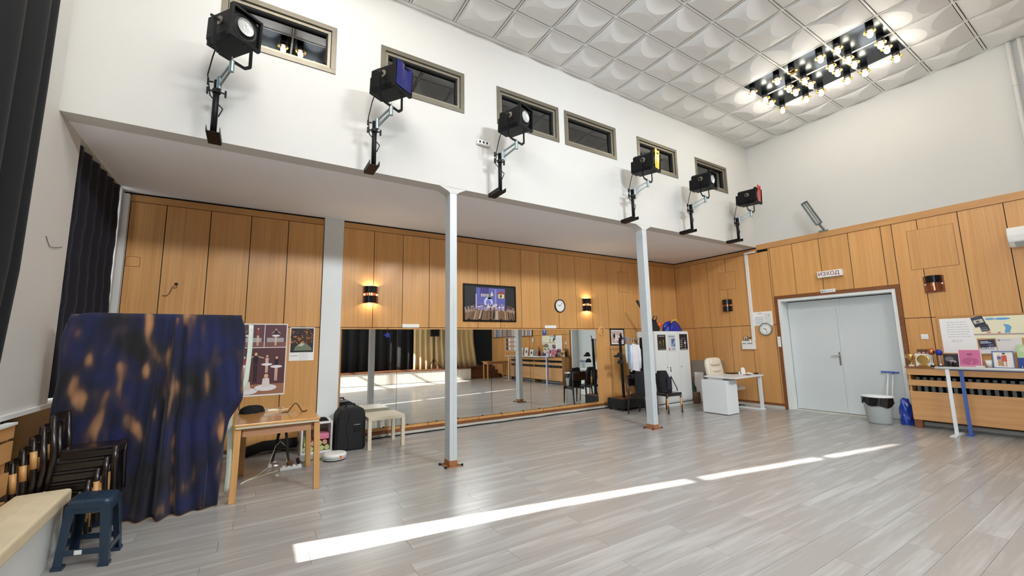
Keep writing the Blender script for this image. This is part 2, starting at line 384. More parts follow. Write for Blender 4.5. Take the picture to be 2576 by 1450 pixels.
for i, (a, c, z0, z1) in enumerate(WIN_L):
    b = MB(); xm = XL-.2; t = .045
    for y in [a+t/2, c-t/2]+[a+(c-a)*k/3 for k in (1, 2)]: b.bar((xm, y, z0), (xm, y, z1), .06, t, (0, 1, 0))
    for z in ([z0+.02, 3.26, 4.38, z1-.02] if z1 > 4 else [z0+.02, 2.4, z1-.02]): b.bar((xm, a, z), (xm, c, z), .06, .06)
    if i == 3: b.box(xm-.03, xm+.03, a, a+.32, z0, z1)  # solid panel added out of view to keep stray sun off the floor
    w = struct(b.build('window_%d' % (7+i), 'white_paint'), 'tall white-framed window in the left wall')
    q = MB(); q.box(xm-.003, xm+.003, a, c, z0, z1); q.build('pane', 'pane_clear', w)
# far wall behind the stage and stage itself
b = MB(); b.box(XL-.3, XR+.3, YE-.3, YE, -.1, 6.2); struct(b.build('wall_rear', 'black_matte'), 'dark rear wall behind the stage')
b = MB(); b.box(XL, 8.02, YE, YS-.012, -.005, .455); st = struct(b.build('trim_1', 'void_black'), 'raised stage with pale plank front and dark edge')
for k in range(16):
    a = XL+(8.02-XL)*k/16; c = XL+(8.02-XL)*(k+1)/16; panel('front_board', st, a+.002, c-.002, YS-.012, YS, .012, .452, 'stage_front')
panel('stage_deck', st, XL, 8.03, YE, YS+.03, .456, .50, 'plain_brown')
b = MB(); b.box(8.04, XR-.02, -3.1, -2.35, 0, .16); b.box(8.04, XR-.02, -3.1, -2.65, .16, .32); b.box(8.04, XR-.02, -5.9, -2.95, .32, .48)
tag(b.build('stage_steps', 'plain_brown', bevel=.006), 'brown wooden steps beside the stage, seen in the mirror', 'steps')
# ---------------------------------------------------------------- ceiling
b = MB(); b.box(XL-.3, XR+.3, YE, YB+.3, HC+.05, HC+.25)
ceil = struct(b.build('ceiling', 'void_black'), 'white ceiling of square tiles with a pattern of scooped half circles')
TP = .63; TX = 7.182; TY = 4.230
cx = [TX+TP*k for k in range(-14, 5)]; cy = [TY+.612]+[TY-TP*k for k in range(0, 12)]
def tile_mesh():
    q = MB(); h = .5*.598; kk = .22; nx = 14; cols = []; r = h*.97
    for i in range(nx+1):
        x = -h+2*h*(1-math.cos(PI*i/nx))/2
        d = math.sqrt(max(0, r*r-x*x))*.93
        ys_ = [-h, -h+d*.5, -h+d, 0, h-d, h-d*.5, h]
        zs = [0, -kk*d*.5, -kk*d, -kk*d*.93-.004, -kk*d, -kk*d*.5, 0]
        cols.append([(x, yv, zv) for yv, zv in zip(ys_, zs)])
    vs = [p for c in cols for p in c]
    q.add(vs, [(i*7+j, (i+1)*7+j, (i+1)*7+j+1, i*7+j+1) for i in range(nx) for j in range(6)])
    me = q.mesh('ceiling_tile', 'ceiling_white', fix=False); return me
tile = tile_mesh()
FIX = [(TX, 1), (TX-12*TP, 1), (TX-6*TP, 8), (TX-12*TP, 8), (TX, 8)]   # left edge, first tile row; the last three are added fill lamps
def in_fix(xc, yc): return any(fx-.01 < xc < fx+2*TP+.01 and TY-(r0+3)*TP-.01 < yc < TY-r0*TP+.01 for fx, r0 in FIX)
for i in range(len(cx)-1):
    a, c = max(cx[i], XL), min(cx[i+1], XR)
    if c-a < .1: continue
    for j in range(len(cy)-1):
        xc, yc = (a+c)/2, (cy[j]+cy[j+1])/2
        if in_fix(xc, yc): continue
        put(tile, 'ceiling_tile', ceil, (xc, yc, HC), scale=((c-a-.042)/.598, (cy[j]-cy[j+1]-.042)/.598, 1))
for x in cx:
    if XL < x < XR: panel('grid_bar', ceil, x-.012, x+.012, cy[-1], YF, HC-.006, HC+.03, 'bar_white')
for y in cy[1:]: panel('grid_bar', ceil, XL, XR, y-.012, y+.012, HC-.0065, HC+.03, 'bar_white')
panel('edge_bar', ceil, XL, XR, YF-.05, YF, HC-.012, HC+.03, 'bar_white')
panel('edge_bar', ceil, XR-.02, XR, cy[-1], YF-.05, HC-.012, HC+.03, 'bar_white')
panel('rear_board', ceil, XL, XR, YE, cy[-1], HC-.004, HC+.03, 'ceiling_white')
# ---------------------------------------------------------------- gallery windows
def ring(q, x0, x1, z0, z1, w, y0, y1):
    q.box(x0, x1, y0, y1, z0, z0+w); q.box(x0, x1, y0, y1, z1-w, z1); q.box(x0, x0+w, y0, y1, z0+w, z1-w); q.box(x1-w, x1, y0, y1, z0+w, z1-w)
for i, (a, c) in enumerate(WX):
    q = MB(); ring(q, a-.004, c+.004, WZ0-.004, WZ1+.004, .056, YF-.012, YF+.06)
    w = struct(q.build('window_%d' % (i+1), 'alu', bevel=.002), 'small grey-framed gallery window, number %s from the left wall' % ('one', 'two', 'three', 'four', 'five', 'six')[i])
    q = MB(); ring(q, a+.056, c-.056, WZ0+.056, WZ1-.056, .034, YF+.012, YF+.075); q.build('sash', 'alu_light', w, bevel=.002)
    q = MB(); ring(q, a+.09, c-.09, WZ0+.09, WZ1-.09, .012, YF+.03, YF+.075); q.build('gasket', 'black_matte', w)
    q = MB(); q.box(a+.095, c-.095, YF+.066, YF+.07, WZ0+.095, WZ1-.095); pn = q.build('pane', 'pane_dark', w)
    for xx in (a+.2, c-.2):
        q = MB(); q.box(xx-.018, xx+.018, YF-.006, YF+.001, WZ1+.002, WZ1+.022); q.build('clip', 'plaster', w)
# ---------------------------------------------------------------- posts
for k, (x0, x1, lab) in enumerate(((2.107, 2.207, 'white steel post standing before the mirror, nearer the draped board'), (5.818, 5.928, 'white steel post standing before the clothes rack and white cabinet'))):
    t = thing('steel_post', lab, 'post', ((x0+x1)/2, YF+.08, 0), 0, 'posts under the gallery')
    q = MB(); q.box(x0, x1, YF+.004, YF+.16, .06, SO-.06); o = q.build('shaft', 'post_paint', t, bevel=.006)
    q = MB(); q.box((x0+x1)/2-.0015, (x0+x1)/2+.0015, YF+.001, YF+.006, .1, 2.2); q.build('weld_seam', 'base_grey', o)
    q = MB(); q.box(x0-.004, x1+.004, YF, YF+.164, .012, .075); q.build('rusted_foot', 'rust', t, bevel=.004, label='rusty bare steel foot')
    q = MB(); q.box(x0-.045, x1+.045, YF-.03, YF+.19, 0, .012); q.build('base_plate', 'rust', t, bevel=.004)
    for sx in (x0-.06, x1+.06):
        for sy in (YF-.01, YF+.17):
            q = MB(); q.cyl((sx, sy, 0), (sx, sy, .025), .014, n=6); q.bar((sx, sy, .01), ((x0+x1)/2, sy*.7+(YF+.08)*.3, .01), .02, .012); q.build('anchor_bolt', 'steel_dark', t)
# pilaster between the two fields of panels
b = MB(); b.box(.880, 1.170, YB-.03, YB+.012, 0, SO-.001)
struct(b.build('trim_2', 'white_paint'), 'white plastered pilaster between the wood panels')
# ---------------------------------------------------------------- mirror wall
YM = YB-.022
mx = [1.195, 2.083, 3.0, 3.9, 4.8, 5.727, 6.623]
for i, (a, c) in enumerate(zip(mx, mx[1:])):
    t = thing('wall_mirror', 'tall frameless wall mirror, %s of the row counted from the white pilaster' % ('first', 'second', 'third', 'fourth', 'fifth', 'sixth')[i], 'mirror', ((a+c)/2, YM, .165), 0, 'mirrors on the panelled wall')
    q = MB(); q.box(a+.003, c-.003, YM, YM+.005, .165, 1.752); q.build('glass', 'mirror', t)
    q = MB(); q.box(a+.006, c-.006, YM+.005, YB-.001, .168, 1.75); q.build('backing', 'mirror_back', t)
    for xx in (a+.2, c-.2):
        q = MB(); q.box(xx-.012, xx+.012, YM-.004, YM, .158, .176); q.build('clip', 'steel_dark', t)
q = MB(); q.box(1.185, 6.635, YM-.004, YB, 1.753, 1.768); tag(q.build('mirror_ledge', 'leg_wood'), 'thin wooden ledge running along the top of the mirrors', 'ledge')
q = MB(); q.tube([(1.62+.28*k, YB-.03-.012*math.sin(k*1.7), .008+(.006 if k % 3 else 0)) for k in range(0, 25)], .007, 6)
tag(q.build('floor_cable', 'rubber', smooth=True), 'long black cable lying along the foot of the mirrored wall', 'cable')
# ---------------------------------------------------------------- door
xd = XR+.26
q = MB()
for (y0, y1, z0, z1) in ((DY0, DY0+.065, 0, DZ), (DY1-.065, DY1, 0, DZ), (DY0+.065, DY1-.065, DZ-.065, DZ)): q.box(XR-.016, XR+.02, y0, y1, z0, z1)
door = struct(q.build('door_1', 'brown_trim', bevel=.003), 'pale grey double door with white frame and brown casing')
q = MB(); w = .055
for (y0, y1, z0, z1) in ((DY0+.065, DY0+.065+w, 0, DZ-.065), (DY1-.065-w, DY1-.065, 0, DZ-.065), (DY0+.065+w, DY1-.065-w, DZ-.065-w, DZ-.065)): q.box(XR-.005, XR+.32, y0, y1, z0, z1)
q.build('door_frame', 'white_paint', door, bevel=.003)
d0, d1, dm, dz = DY0+.065+w, DY1-.065-w, 3.55, DZ-.065-w-.016
for nm, (y0, y1) in (('a', (d0+.008, dm-.004)), ('b', (dm+.004, d1-.008))):
    q = MB(); q.box(xd, xd+.045, y0, y1, .012, dz); leaf = q.build('door_leaf', 'door_grey', door, bevel=.003)
    if nm == 'a':
        q = MB(); q.box(xd-.012, xd, dm-.02, dm+.035, .012, dz); q.build('cover_strip', 'door_grey', leaf, bevel=.002)
    else:
        q = MB(); q.box(xd-.006, xd, dm+.052, dm+.088, .93, 1.19); q.build('lock_plate', 'chrome', leaf, bevel=.003)
        q = MB(); q.cyl((xd, dm+.07, 1.12), (xd-.05, dm+.07, 1.12), .011); q.tube([(xd-.05, dm+.06, 1.12), (xd-.052, dm+.12, 1.12), (xd-.048, dm+.2, 1.105)], [.011, .011, .008], 8); q.build('handle', 'chrome', leaf, smooth=True)
q = MB(); q.box(XR+.02, XR+.34, d0, d1, -.004, .004); q.build('threshold', 'base_grey', door)
q = MB(); q.box(XR+.34, XR+.36, DY0, DY1, -.05, DZ); q.build('closure', 'void_black', door)
# ---------------------------------------------------------------- ceiling lamp clusters
def bulb_parts():
    c = MB(); c.lathe([(.001, 0), (.047, 0), (.047, -.115), (.040, -.118), (.040, -.02), (.001, -.02)], n=14); me_can = c.mesh('socket_can', 'black_gloss', True)
    r = MB(); r.lathe([(.020, -.075), (.040, -.088), (.062, -.118), (.073, -.128), (.073, -.133), (.060, -.122), (.038, -.094), (.018, -.080)], n=16); me_ref = r.mesh('reflector', 'gold', True)
    l = MB(); l.lathe([(.001, -.06), (.019, -.08), (.020, -.115), (.030, -.145), (.036, -.17), (.033, -.195), (.02, -.212), (.001, -.218)], n=14); me_b = l.mesh('bulb', 'bulb_on', True)
    return me_can, me_ref, me_b
CAN, REF, BUL = bulb_parts()
mat('plate_dark', (44, 50, 54), .22, .75, var=.3, vs=5)
for fi, (fx, r0) in enumerate(FIX):
    lab = ('ceiling lamp cluster of six dark plates with four lit bulbs each, by the right wall', 'ceiling lamp cluster in front of the first gallery window, reflected in its pane', 'added fill-light cluster behind the camera over the middle of the hall', 'added fill-light cluster behind the camera on the window side', 'added fill-light cluster behind the camera on the door side')[fi]
    t = thing('ceiling_lamp', lab, 'lamp', (fx+TP, TY-(r0+1.5)*TP, HC), 0, 'ceiling lamp clusters')
    for a in range(2):
        for c in range(3):
            xc, yc = fx+TP*(a+.5), TY-TP*(r0+.5+c)
            q = MB(); q.box(xc-TP/2+.012, xc+TP/2-.012, yc-TP/2+.012, yc+TP/2-.012, HC+.002, HC+.012); pl = q.build('plate', 'plate_dark', t, bevel=.003)
            for sx in (-1, 1):
                for sy in (-1, 1):
                    p = (xc+sx*.205, yc+sy*.198, HC+.002); o = put(CAN, 'socket_can', t, p)
                    rot = (random.uniform(-.06, .06), random.uniform(-.06, .06), 0); put(REF, 'reflector', o, p, rot)
                    if not (fi == 0 and a == 0 and c == 1 and sx == -1 and sy == 1): put(BUL, 'bulb', o, p, rot)
            if fi < 2: light('lamp_glow', 'POINT', (xc, yc, HC-.26), (3, 14)[fi], (.97, .98, 1), shadow_soft_size=.16)
            else: light('lamp_glow', 'SPOT', (xc, yc, HC-.26), (162, 60, 24)[fi-2], (.90, .95, 1), shadow_soft_size=.2, spot_size=1.9, spot_blend=1., dir=((.05, .85, -.52), (-.04, .8, -.6), (-.3, .8, -.6))[fi-2])  # spots of the added rear clusters, aimed to brighten the back wall
# ---------------------------------------------------------------- pipes in the upper corner
for dy, r in ((0, .028), (.11, .024)):
    q = MB(); y = atX(2532, 100, XR-.05).y; q.tube([(XR-.045, y-dy, 3.6), (XR-.045, y-dy, HC+.02)], r, 10)
    q.cyl((XR-.045, y-dy, 5.2), (XR-.045, y-dy, 5.24), r+.008, n=10)
    tag(q.build('heating_pipe', 'plaster', smooth=False), 'white painted heating pipe in the upper right wall corner, %s of the pair' % ('left' if dy == 0 else 'right'), 'pipe', 'heating pipes on the right wall')
# ---------------------------------------------------------------- stage spotlights on the gallery edge
mat('gel_blue', (14, 18, 96), .1, 0, coat=.5); mat('gel_amber', (236, 196, 60), .15, 0, coat=.5); mat('gel_red', (168, 32, 22), .2, 0, coat=.5)
def spot(x, label, yaw, pitch, top, front, dx=.12, dy=-.24):
    t = thing('stage_spotlight', label, 'spotlight', (x, YF-.22, SO-.06), 0, 'stage spotlights along the gallery edge')
    Y0, z0 = YF-.24, SO-.035
    q = MB(); q.box(x-.055, x+.055, Y0-.06, YF-.001, z0-.004, z0); q.box(x-.055, x-.051, Y0-.06, YF-.001, z0, z0+.05); q.box(x+.051, x+.055, Y0-.06, YF-.001, z0, z0+.05)
    q.box(x-.05, x+.05, YF-.006, YF, z0, z0+.05); q.build('bracket', 'black_metal', t)
    q = MB(); q.cyl((x, Y0, z0-.002), (x, Y0, top), .026, n=14); q.build('pole', 'black_metal', t, smooth=True)
    q = MB()
    q.cyl((x, Y0, top-.126), (x, Y0, top-.094), .036, n=12)
    cl = q.build('collar', 'black_matte', t)
    for zz, sg in ((top-.02, -1), (top-.11, -1), (top-.11, 1)):
        q = MB(); q.cyl((x+sg*.03, Y0, zz), (x+sg*.07, Y0+.01, zz), .008, n=8); q.bar((x+sg*.072, Y0+.01, zz-.035), (x+sg*.072, Y0+.01, zz+.03), .016, .022); q.build('wing_screw', 'black_matte', cl)
    ax, ay, az = x+dx, Y0+dy, top+.045
    q = MB(); d = Vector((dx, dy, 0)).normalized()
    q.bar((x+d.x*.03, Y0+d.y*.03, top-.08), (ax-d.x*.02, ay-d.y*.02, az-.03), .016, .02); q.bar((x+d.x*.03, Y0+d.y*.03, top+.005), (ax-d.x*.02, ay-d.y*.02, az+.035), .016, .02)
    q.cyl((x+d.x*.045, Y0+d.y*.045, top-.1), (x+d.x*.045, Y0+d.y*.045, top+.02), .022, n=10); q.cyl((ax, ay, az-.05), (ax, ay, az+.055), .022, n=10); q.cyl((ax, ay, az+.055), (ax, ay, az+.1), .006, n=6)
    q.build('hinge_arm', 'zinc', t)
    # head: local frame, lens looks along -Y, tilted and turned
    hc = Vector((ax, ay, az+.345)); R = Matrix.Rotation(yaw, 4, 'Z'); T = Matrix.Translation(hc) @ R; H = T @ Matrix.Rotation(pitch, 4, 'X')
    yk = .172
    q = MB(); bar = [(-yk, 0, .03), (-yk, 0, -.24), (-yk+.05, 0, -.285), (yk-.05, 0, -.285), (yk, 0, -.24), (yk, 0, .03)]
    for p_, q_ in zip(bar, bar[1:]): q.bar(T @ Vector(p_), T @ Vector(q_), .03, .008, (T.to_3x3() @ Vector((0, 1, 0))))
    q.build('yoke', 'black_metal', t)
    q = MB(); hw, hh, L0, L1 = .138, .145, -.14, .18
    q.prism([(-hw, -hh*.7), (-hw*.8, -hh), (hw*.8, -hh), (hw, -hh*.7), (hw, hh*.75), (hw*.75, hh), (-hw*.75, hh), (-hw, hh*.75)], H @ Vector((0, L0, 0)), H.to_3x3() @ Vector((1, 0, 0)), H.to_3x3() @ Vector((0, 0, 1)), H.to_3x3() @ Vector((0, L1-L0, 0)))
    q.prism([(-hw*.7, -hh*.85), (hw*.7, -hh*.85), (hw*.7, hh*.5), (-hw*.7, hh*.5)], H @ Vector((0, L1, 0)), H.to_3x3() @ Vector((1, 0, 0)), H.to_3x3() @ Vector((0, 0, 1)), H.to_3x3() @ Vector((0, .06, 0)))
    body = q.build('housing', 'black_metal', t, bevel=.008)
    q = MB(); ring_(q, H, -.146, .146, -.152, .158, .022, -.18, L0); q.build('gel_frame', 'black_metal', t)
    q = MB(); q.lathe([(.001, 0), (.05, -.004), (.075, .004), (.078, .012)], n=24, M=H @ Matrix.Translation((0, L0-.012, .015)) @ Matrix.Rotation(PI/2, 4, 'X')); q.build('lens', 'lens', body, smooth=True, fix=False)
    q = MB(); q.lathe([(.078, .01), (.095, -.006), (.118, .0)], n=24, M=H @ Matrix.Translation((0, L0-.004, .015)) @ Matrix.Rotation(PI/2, 4, 'X')); q.build('lens_ring', 'black_matte', body, fix=False)
    q = MB(); q.cyl(H @ Vector((.02, L0-.02, -hh+.005)), H @ Vector((.02, L0+.02, -hh+.005)), .016, n=10); q.build('focus_knob', 'black_matte', body)
    for sg in (-1, 1):
        q = MB(); q.cyl(H @ Vector((sg*hw, 0, .03)), H @ Vector((sg*(hw+.004), 0, .03)), .042, n=18); q.build('dial', 'alu_light', body)
        q = MB(); q.cyl(H @ Vector((sg*(hw+.004), 0, .03)), H @ Vector((sg*(hw+.055), 0, .03)), .012, n=8); q.bar(H @ Vector((sg*(hw+.055), -.03, .01)), H @ Vector((sg*(hw+.055), .03, .05)), .018, .022); q.build('tilt_knob', 'black_matte', body)
    if front in ('blue', 'amber', 'red'):
        q = MB(); zt = {'blue': .17, 'amber': .2, 'red': .22}[front]; hwg = .118 if front == 'blue' else .075
        q.grid(lambda u, v: H @ Vector((-hwg+2*hwg*u, -.182-.012*math.sin(u*7)*v, -.12+(zt+.12)*v)), 8, 8); q.build('colour_gel', 'gel_'+front, body, fix=False, label=front+' colour filter sheet')
    bx = H @ Vector((0, L1+.06, -.05))
    q = MB(); q.tube([bx, bx+Vector((-.03, .03, -.12)), bx+Vector((-.06, .06, -.3)), Vector((x-.05, Y0+.03, top-.15)), Vector((x+.06, Y0-.01, top-.28)), Vector((x+.03, Y0, top-.36))], .006, 6); q.build('power_cable', 'rubber', t, smooth=True)
    return t, H
def ring_(q, H, x0, x1, z0, z1, w, y0, y1):
    for (a, b_, c, d_) in ((x0, x1, z0, z0+w), (x0, x1, z1-w, z1), (x0, x0+w, z0+w, z1-w), (x1-w, x1, z0+w, z1-w)):
        q.box(a, b_, y0, y1, c, d_, M=H)
SP = [(-.43, 'stage spotlight with big clear lens, nearest the black side curtain', .62, .04, 4.05, 'clear'),
      (1.06, 'stage spotlight with blue colour filter under the second gallery window', .55, .04, 4.05, 'blue'),
      (2.735, 'stage spotlight with clear lens and white plug strip, left of the two adjoining windows', .35, .04, 4.06, 'clear'),
      (5.335, 'stage spotlight with yellow colour filter above the post by the cabinet', .25, .04, 4.03, 'amber'),
      (6.925, 'stage spotlight with clear lens under the sixth gallery window', .15, .04, 4.03, 'clear'),
      (8.49, 'stage spotlight with red colour filter, last before the right wall', .1, .04, 4.0, 'red')]
spots = [spot(x, l, yw, pt, tp, fr) for x, l, yw, pt, tp, fr in SP]
# ---------------------------------------------------------------- curtains of the left wall
def curtain(name, label, material, fn, nu, nv, cat='curtain', thick=.006, group=None):
    q = MB(); q.grid(fn, nu, nv); o = q.build(name, material, smooth=True, fix=False, solid=thick); return tag(o, label, cat, group)
def edge_y(z):
    P = [(0, 3.66), (1, 3.75), (2, 3.9), (3.3, 3.95), (4.4, 3.965), (5.5, 4.08), (6, 4.1)]
    for (a, p), (c, r) in zip(P, P[1:]):
        if z <= c: return p+(r-p)*(z-a)/(c-a)
def cur_a(u, v):
    z = .5+5.14*v; ye = edge_y(z); y = .62+(ye-.62)*u
    return (-1.31+.05*math.sin(u*70)*(1-.35*v)+.02*math.sin(u*23+1)+.012*math.sin(u*41+v*2), y, z)
curtain('window_curtain', 'tall black curtain hanging beside the white pier at the left edge', 'black_cloth', cur_a, 210, 24)
q = MB(); q.cyl((-1.31, .45, 5.67), (-1.31, 4.2, 5.67), .014, n=8); tag(q.build('curtain_rail', 'steel_dark'), 'curtain rail above the tall black curtain of the left wall', 'rail')
def cur_c(u, v):
    z = 1.05+2.485*v; y = 5.60+.02*math.sin(z*7)+.015*math.sin(z*23)+(6.90-5.60)*u-.05*u*v
    return (-1.585+.028*math.sin(u*34+.4*math.sin(v*3))*(1-.5*v)+.05*u, y, z)
curtain('window_curtain', 'dark navy curtain over the window under the gallery, light leaking at its edge', 'navy_cloth', cur_c, 110, 30)
# ---------------------------------------------------------------- board draped with marbled cloth
def cloth_mat():
    m = bpy.data.materials.new('marbled_cloth'); m.use_nodes = True; nt = m.node_tree; N = nt.nodes; L = nt.links; p = N['Principled BSDF']
    p.inputs['Roughness'].default_value = .85; p.inputs['Sheen Weight'].default_value = .12
    tc = N.new('ShaderNodeTexCoord'); mp = N.new('ShaderNodeMapping'); mp.inputs['Scale'].default_value = (7, 7, 2.6); mp.inputs['Location'].default_value = (3.1, 0, 1.7); mp.inputs['Rotation'].default_value = (0, .25, 0); L.new(tc.outputs['Object'], mp.inputs[0])
    n = N.new('ShaderNodeTexNoise'); n.inputs['Scale'].default_value = 1.2; n.inputs['Detail'].default_value = 1.2; n.inputs['Roughness'].default_value = .5; L.new(mp.outputs[0], n.inputs['Vector'])
    sx = N.new('ShaderNodeSeparateXYZ'); L.new(tc.outputs['Object'], sx.inputs[0])
    gr = N.new('ShaderNodeMapRange'); gr.inputs[1].default_value = -1.4; gr.inputs[2].default_value = -.3; gr.inputs[3].default_value = .10; gr.inputs[4].default_value = .0; L.new(sx.outputs[0], gr.inputs[0])
    ad = N.new('ShaderNodeMath'); L.new(n.outputs['Fac'], ad.inputs[0]); L.new(gr.outputs[0], ad.inputs[1])
    rp = N.new('ShaderNodeValToRGB'); e = rp.color_ramp.elements; e[0].position = .50; e[0].color = (*lin((12, 16, 50)), 1); e[1].position = .86; e[1].color = (*lin((188, 136, 90)), 1)
    k = e.new(.64); k.color = (*lin((58, 44, 46)), 1); L.new(ad.outputs[0], rp.inputs[0])
    n2 = N.new('ShaderNodeTexNoise'); n2.inputs['Scale'].default_value = 2.2; n2.inputs['Detail'].default_value = 2; L.new(tc.outputs['Object'], n2.inputs['Vector'])
    r2 = N.new('ShaderNodeValToRGB'); r2.color_ramp.elements[0].color = (*lin((6, 7, 14)), 1); r2.color_ramp.elements[1].color = (*lin((13, 22, 70)), 1); r2.color_ramp.elements[0].position = .38; r2.color_ramp.elements[1].position = .6; L.new(n2.outputs['Fac'], r2.inputs[0])
    sh = N.new('ShaderNodeMath'); sh.operation = 'GREATER_THAN'; sh.inputs[1].default_value = -5
    fc = N.new('ShaderNodeMapRange'); fc.inputs[1].default_value = .5; fc.inputs[2].default_value = .72; L.new(ad.outputs[0], fc.inputs[0])
    mx = N.new('ShaderNodeMix'); mx.data_type = 'RGBA'; L.new(fc.outputs[0], mx.inputs[0]); L.new(r2.outputs[0], mx.inputs[6]); L.new(rp.outputs[0], mx.inputs[7]); L.new(mx.outputs[2], p.inputs['Base Color'])
    nb = N.new('ShaderNodeTexNoise'); nb.inputs['Scale'].default_value = 350; b = N.new('ShaderNodeBump'); b.inputs['Strength'].default_value = .15; b.inputs['Distance'].default_value = .003; L.new(tc.outputs['Object'], nb.inputs['Vector']); L.new(nb.outputs['Fac'], b.inputs['Height']); L.new(b.outputs[0], p.inputs['Normal'])
    MAT['marbled_cloth'] = m
cloth_mat()
BX0, BX1, BY, BT = -1.36, -.105, 5.04, 1.80
t = thing('display_board', 'upright board on feet, hidden under the navy marbled cloth', 'board', ((BX0+BX1)/2, BY+.04, 0))
q = MB(); q.box(BX0+.06, BX1-.06, BY+.02, BY+.07, 1.06, BT-.07); q.build('panel', 'white_plastic', t, bevel=.01)
for x in (BX0+.2, BX1-.25):
    q = MB(); q.box(x-.02, x+.02, BY+.03, BY+.06, .03, 1.07); q.box(x-.02, x+.02, BY+.02, BY+.07, .0, .03); q.build('foot', 'steel_dark', t)
def drape(u, v):
    # u along the board (wraps round both ends), v from the back hem over the top edge to the front hem
    s = -.12+1.24*u; x = BX0+(BX1-BX0)*min(max(s, 0), 1); wrap = 0
    side = 0
    if s < 0: side = s*(BX1-BX0)
    if s > 1: side = (s-1)*(BX1-BX0)
    if v < .3: z = BT-.75*(.3-v)/.3; y = BY+.085+.01*math.sin(u*30)*(.3-v)
    elif v < .36: a = (v-.3)/.06*PI; z = BT+.012*math.sin(a); y = BY+.04+.045*math.cos(a)
    else:
        h = (v-.36)/.64; z = BT-(BT-.012)*h
        fold = math.exp(-((s-.60)/(.07+.11*h))**2)
        amp = (.010+.05*h)*.4+fold*(.05+.075*h); ph = (s-.58)*(88-44*h)
        y = BY-.006-.02*h-amp*(.5+.5*math.sin(ph))-.02*math.sin(s*9+1)*h
        x += .05*h*math.sin(s*7.)*.3-(.02*h if s > .9 else 0)
    if side:
        d = abs(side); zz = (BT-z)
        y = BY-.0+min(d, .13)*.8-.02*math.sin(zz*3)
        x += (.012+.035*math.sin(min(zz, 1.6)*2.4)*(1 if s > 1 else .5)+.01*math.sin(zz*9))*(1 if side > 0 else -1)*min(1, d/.03)
        if v < .36: x -= .01 if side > 0 else -.01
        if zz < .1: x += -(.1-zz)*.35*(1 if side > 0 else -1)*min(1, d/.05)
    if s < .12 and v > .3: z -= .05*max(0, (.12-max(s, 0))/.12)**2*max(0, 1-(BT-z)*1.2)
    k = min(1, max(0, (1.0-z)/.25)); x -= .085*k*k*(3-2*k)*min(1, max(0, (s-.55)/.45))
    return (x, y, max(z, .012))
curtain('draped_cloth', 'navy blue cloth marbled with bronze, draped over the tall board', 'marbled_cloth', drape, 150, 70, 'cloth')
def pale(u, v):
    z = .06+1.66*v; return (-.165+.04*u+.01*math.sin(z*5)+.115*max(0, min(1, (z-.8)*3)), BY+.125+.05*u, z)
mat('mint_cloth', (206, 220, 208), .9, var=.05, vs=8)
curtain('pale_cloth', 'pale mint cloth hanging behind the right edge of the navy cloth', 'mint_cloth', pale, 6, 30, 'cloth')
# ---------------------------------------------------------------- wooden table
TZ = .734
t = thing('wooden_table', 'honey-coloured wooden table with worn edges beside the draped board', 'table', (.28, 5.5, 0))
x0, x1, y0, y1 = -.105, .66, 4.97, 6.14
q = MB(); q.box(x0, x1, y0, y1, TZ-.022, TZ); q.build('tabletop', 'table_wood', t, bevel=.003)
q = MB(); q.box(x0+.01, x1-.01, y0+.005, y1-.01, TZ-.046, TZ-.024); q.build('lower_leaf', 'pale_wood', t, bevel=.003)
for (a, b_, c, d) in ((x0+.07, x1-.08, 5.02, 5.045), (x0+.07, x1-.08, 5.93, 5.955)):
    q = MB(); q.box(a, b_, c, d, TZ-.13, TZ-.046); q.build('apron', 'apron_wood', t)
for xx in (x0+.06, x1-.075):
    q = MB(); q.box(xx, xx+.022, 5.045, 5.93, TZ-.13, TZ-.046); q.build('apron', 'apron_wood', t)
for (lx, ly, sx, sy) in ((-.075, 5.02, -.012, -.0), (.632, 5.02, .02, -.0), (.652, 5.98, .02, .02), (-.03, 6.0, -.0, .02)):
    q = MB(); h = TZ-.046
    q.prism([(-.028, -.028), (.028, -.028), (.028, .028), (-.028, .028)], (lx, ly, h), (1, 0, 0), (0, 1, 0), (sx, sy, -h)); q.build('leg', 'leg_wood', t, bevel=.003)
def at_t(px, py): return atZ(px, py, TZ)
mat('black_fabric', (16, 16, 18), .95, bump=.3, bs=40)
c0 = at_t(640, 1022); random.seed(3)
def lump(q, c, rx, ry, rz, n=14, m=8, seed=0):
    rn = random.Random(seed); ph = [rn.uniform(0, 6) for _ in range(6)]
    def f(u, v):
        a = u*2*PI; e = -PI/2*.0+v*PI/2
        w = 1+.16*math.sin(3*a+ph[0])+.1*math.sin(5*a+ph[1]+e*3)+.07*math.sin(9*a+ph[2]-e*4)
        return (c[0]+rx*w*math.cos(a)*math.cos(e), c[1]+ry*w*math.sin(a)*math.cos(e), c[2]+rz*math.sin(e)*(1+.2*math.sin(4*a+ph[3])*math.cos(e))+.0005)
    return q.grid(f, n, m)
q = lump(MB(), (.03, 5.80, TZ), .12, .09, .085, 26, 8, 1); tag(q.build('folded_cloth', 'black_fabric', smooth=True), 'crumpled black cloth lying on the wooden table', 'cloth')
def coil(q, c, r, n, turns, rad, seed, flat=.35, lift=.012):
    rn = random.Random(seed); pts = []
    for k in range(n*turns+1):
        a = 2*PI*k/n; rr = r*(1+.25*math.sin(a*.37+rn.random()*.3)); pts.append((c[0]+rr*math.cos(a), c[1]+rr*flat*math.sin(a), c[2]+rad+lift*(.5+.5*math.sin(a*1.3))))
    return q.tube(pts, rad, 6)
q = coil(MB(), (.24, 5.78, TZ), .055, 12, 3, .006, 4, .6); q.tube([(.29, 5.78, TZ+.008), (.36, 5.76, TZ+.01), (.40, 5.78, TZ+.014)], .006, 6); tag(q.build('white_cable', 'paper_cream', smooth=True), 'bundle of cream cable lying beside the black cloth on the table', 'cable')
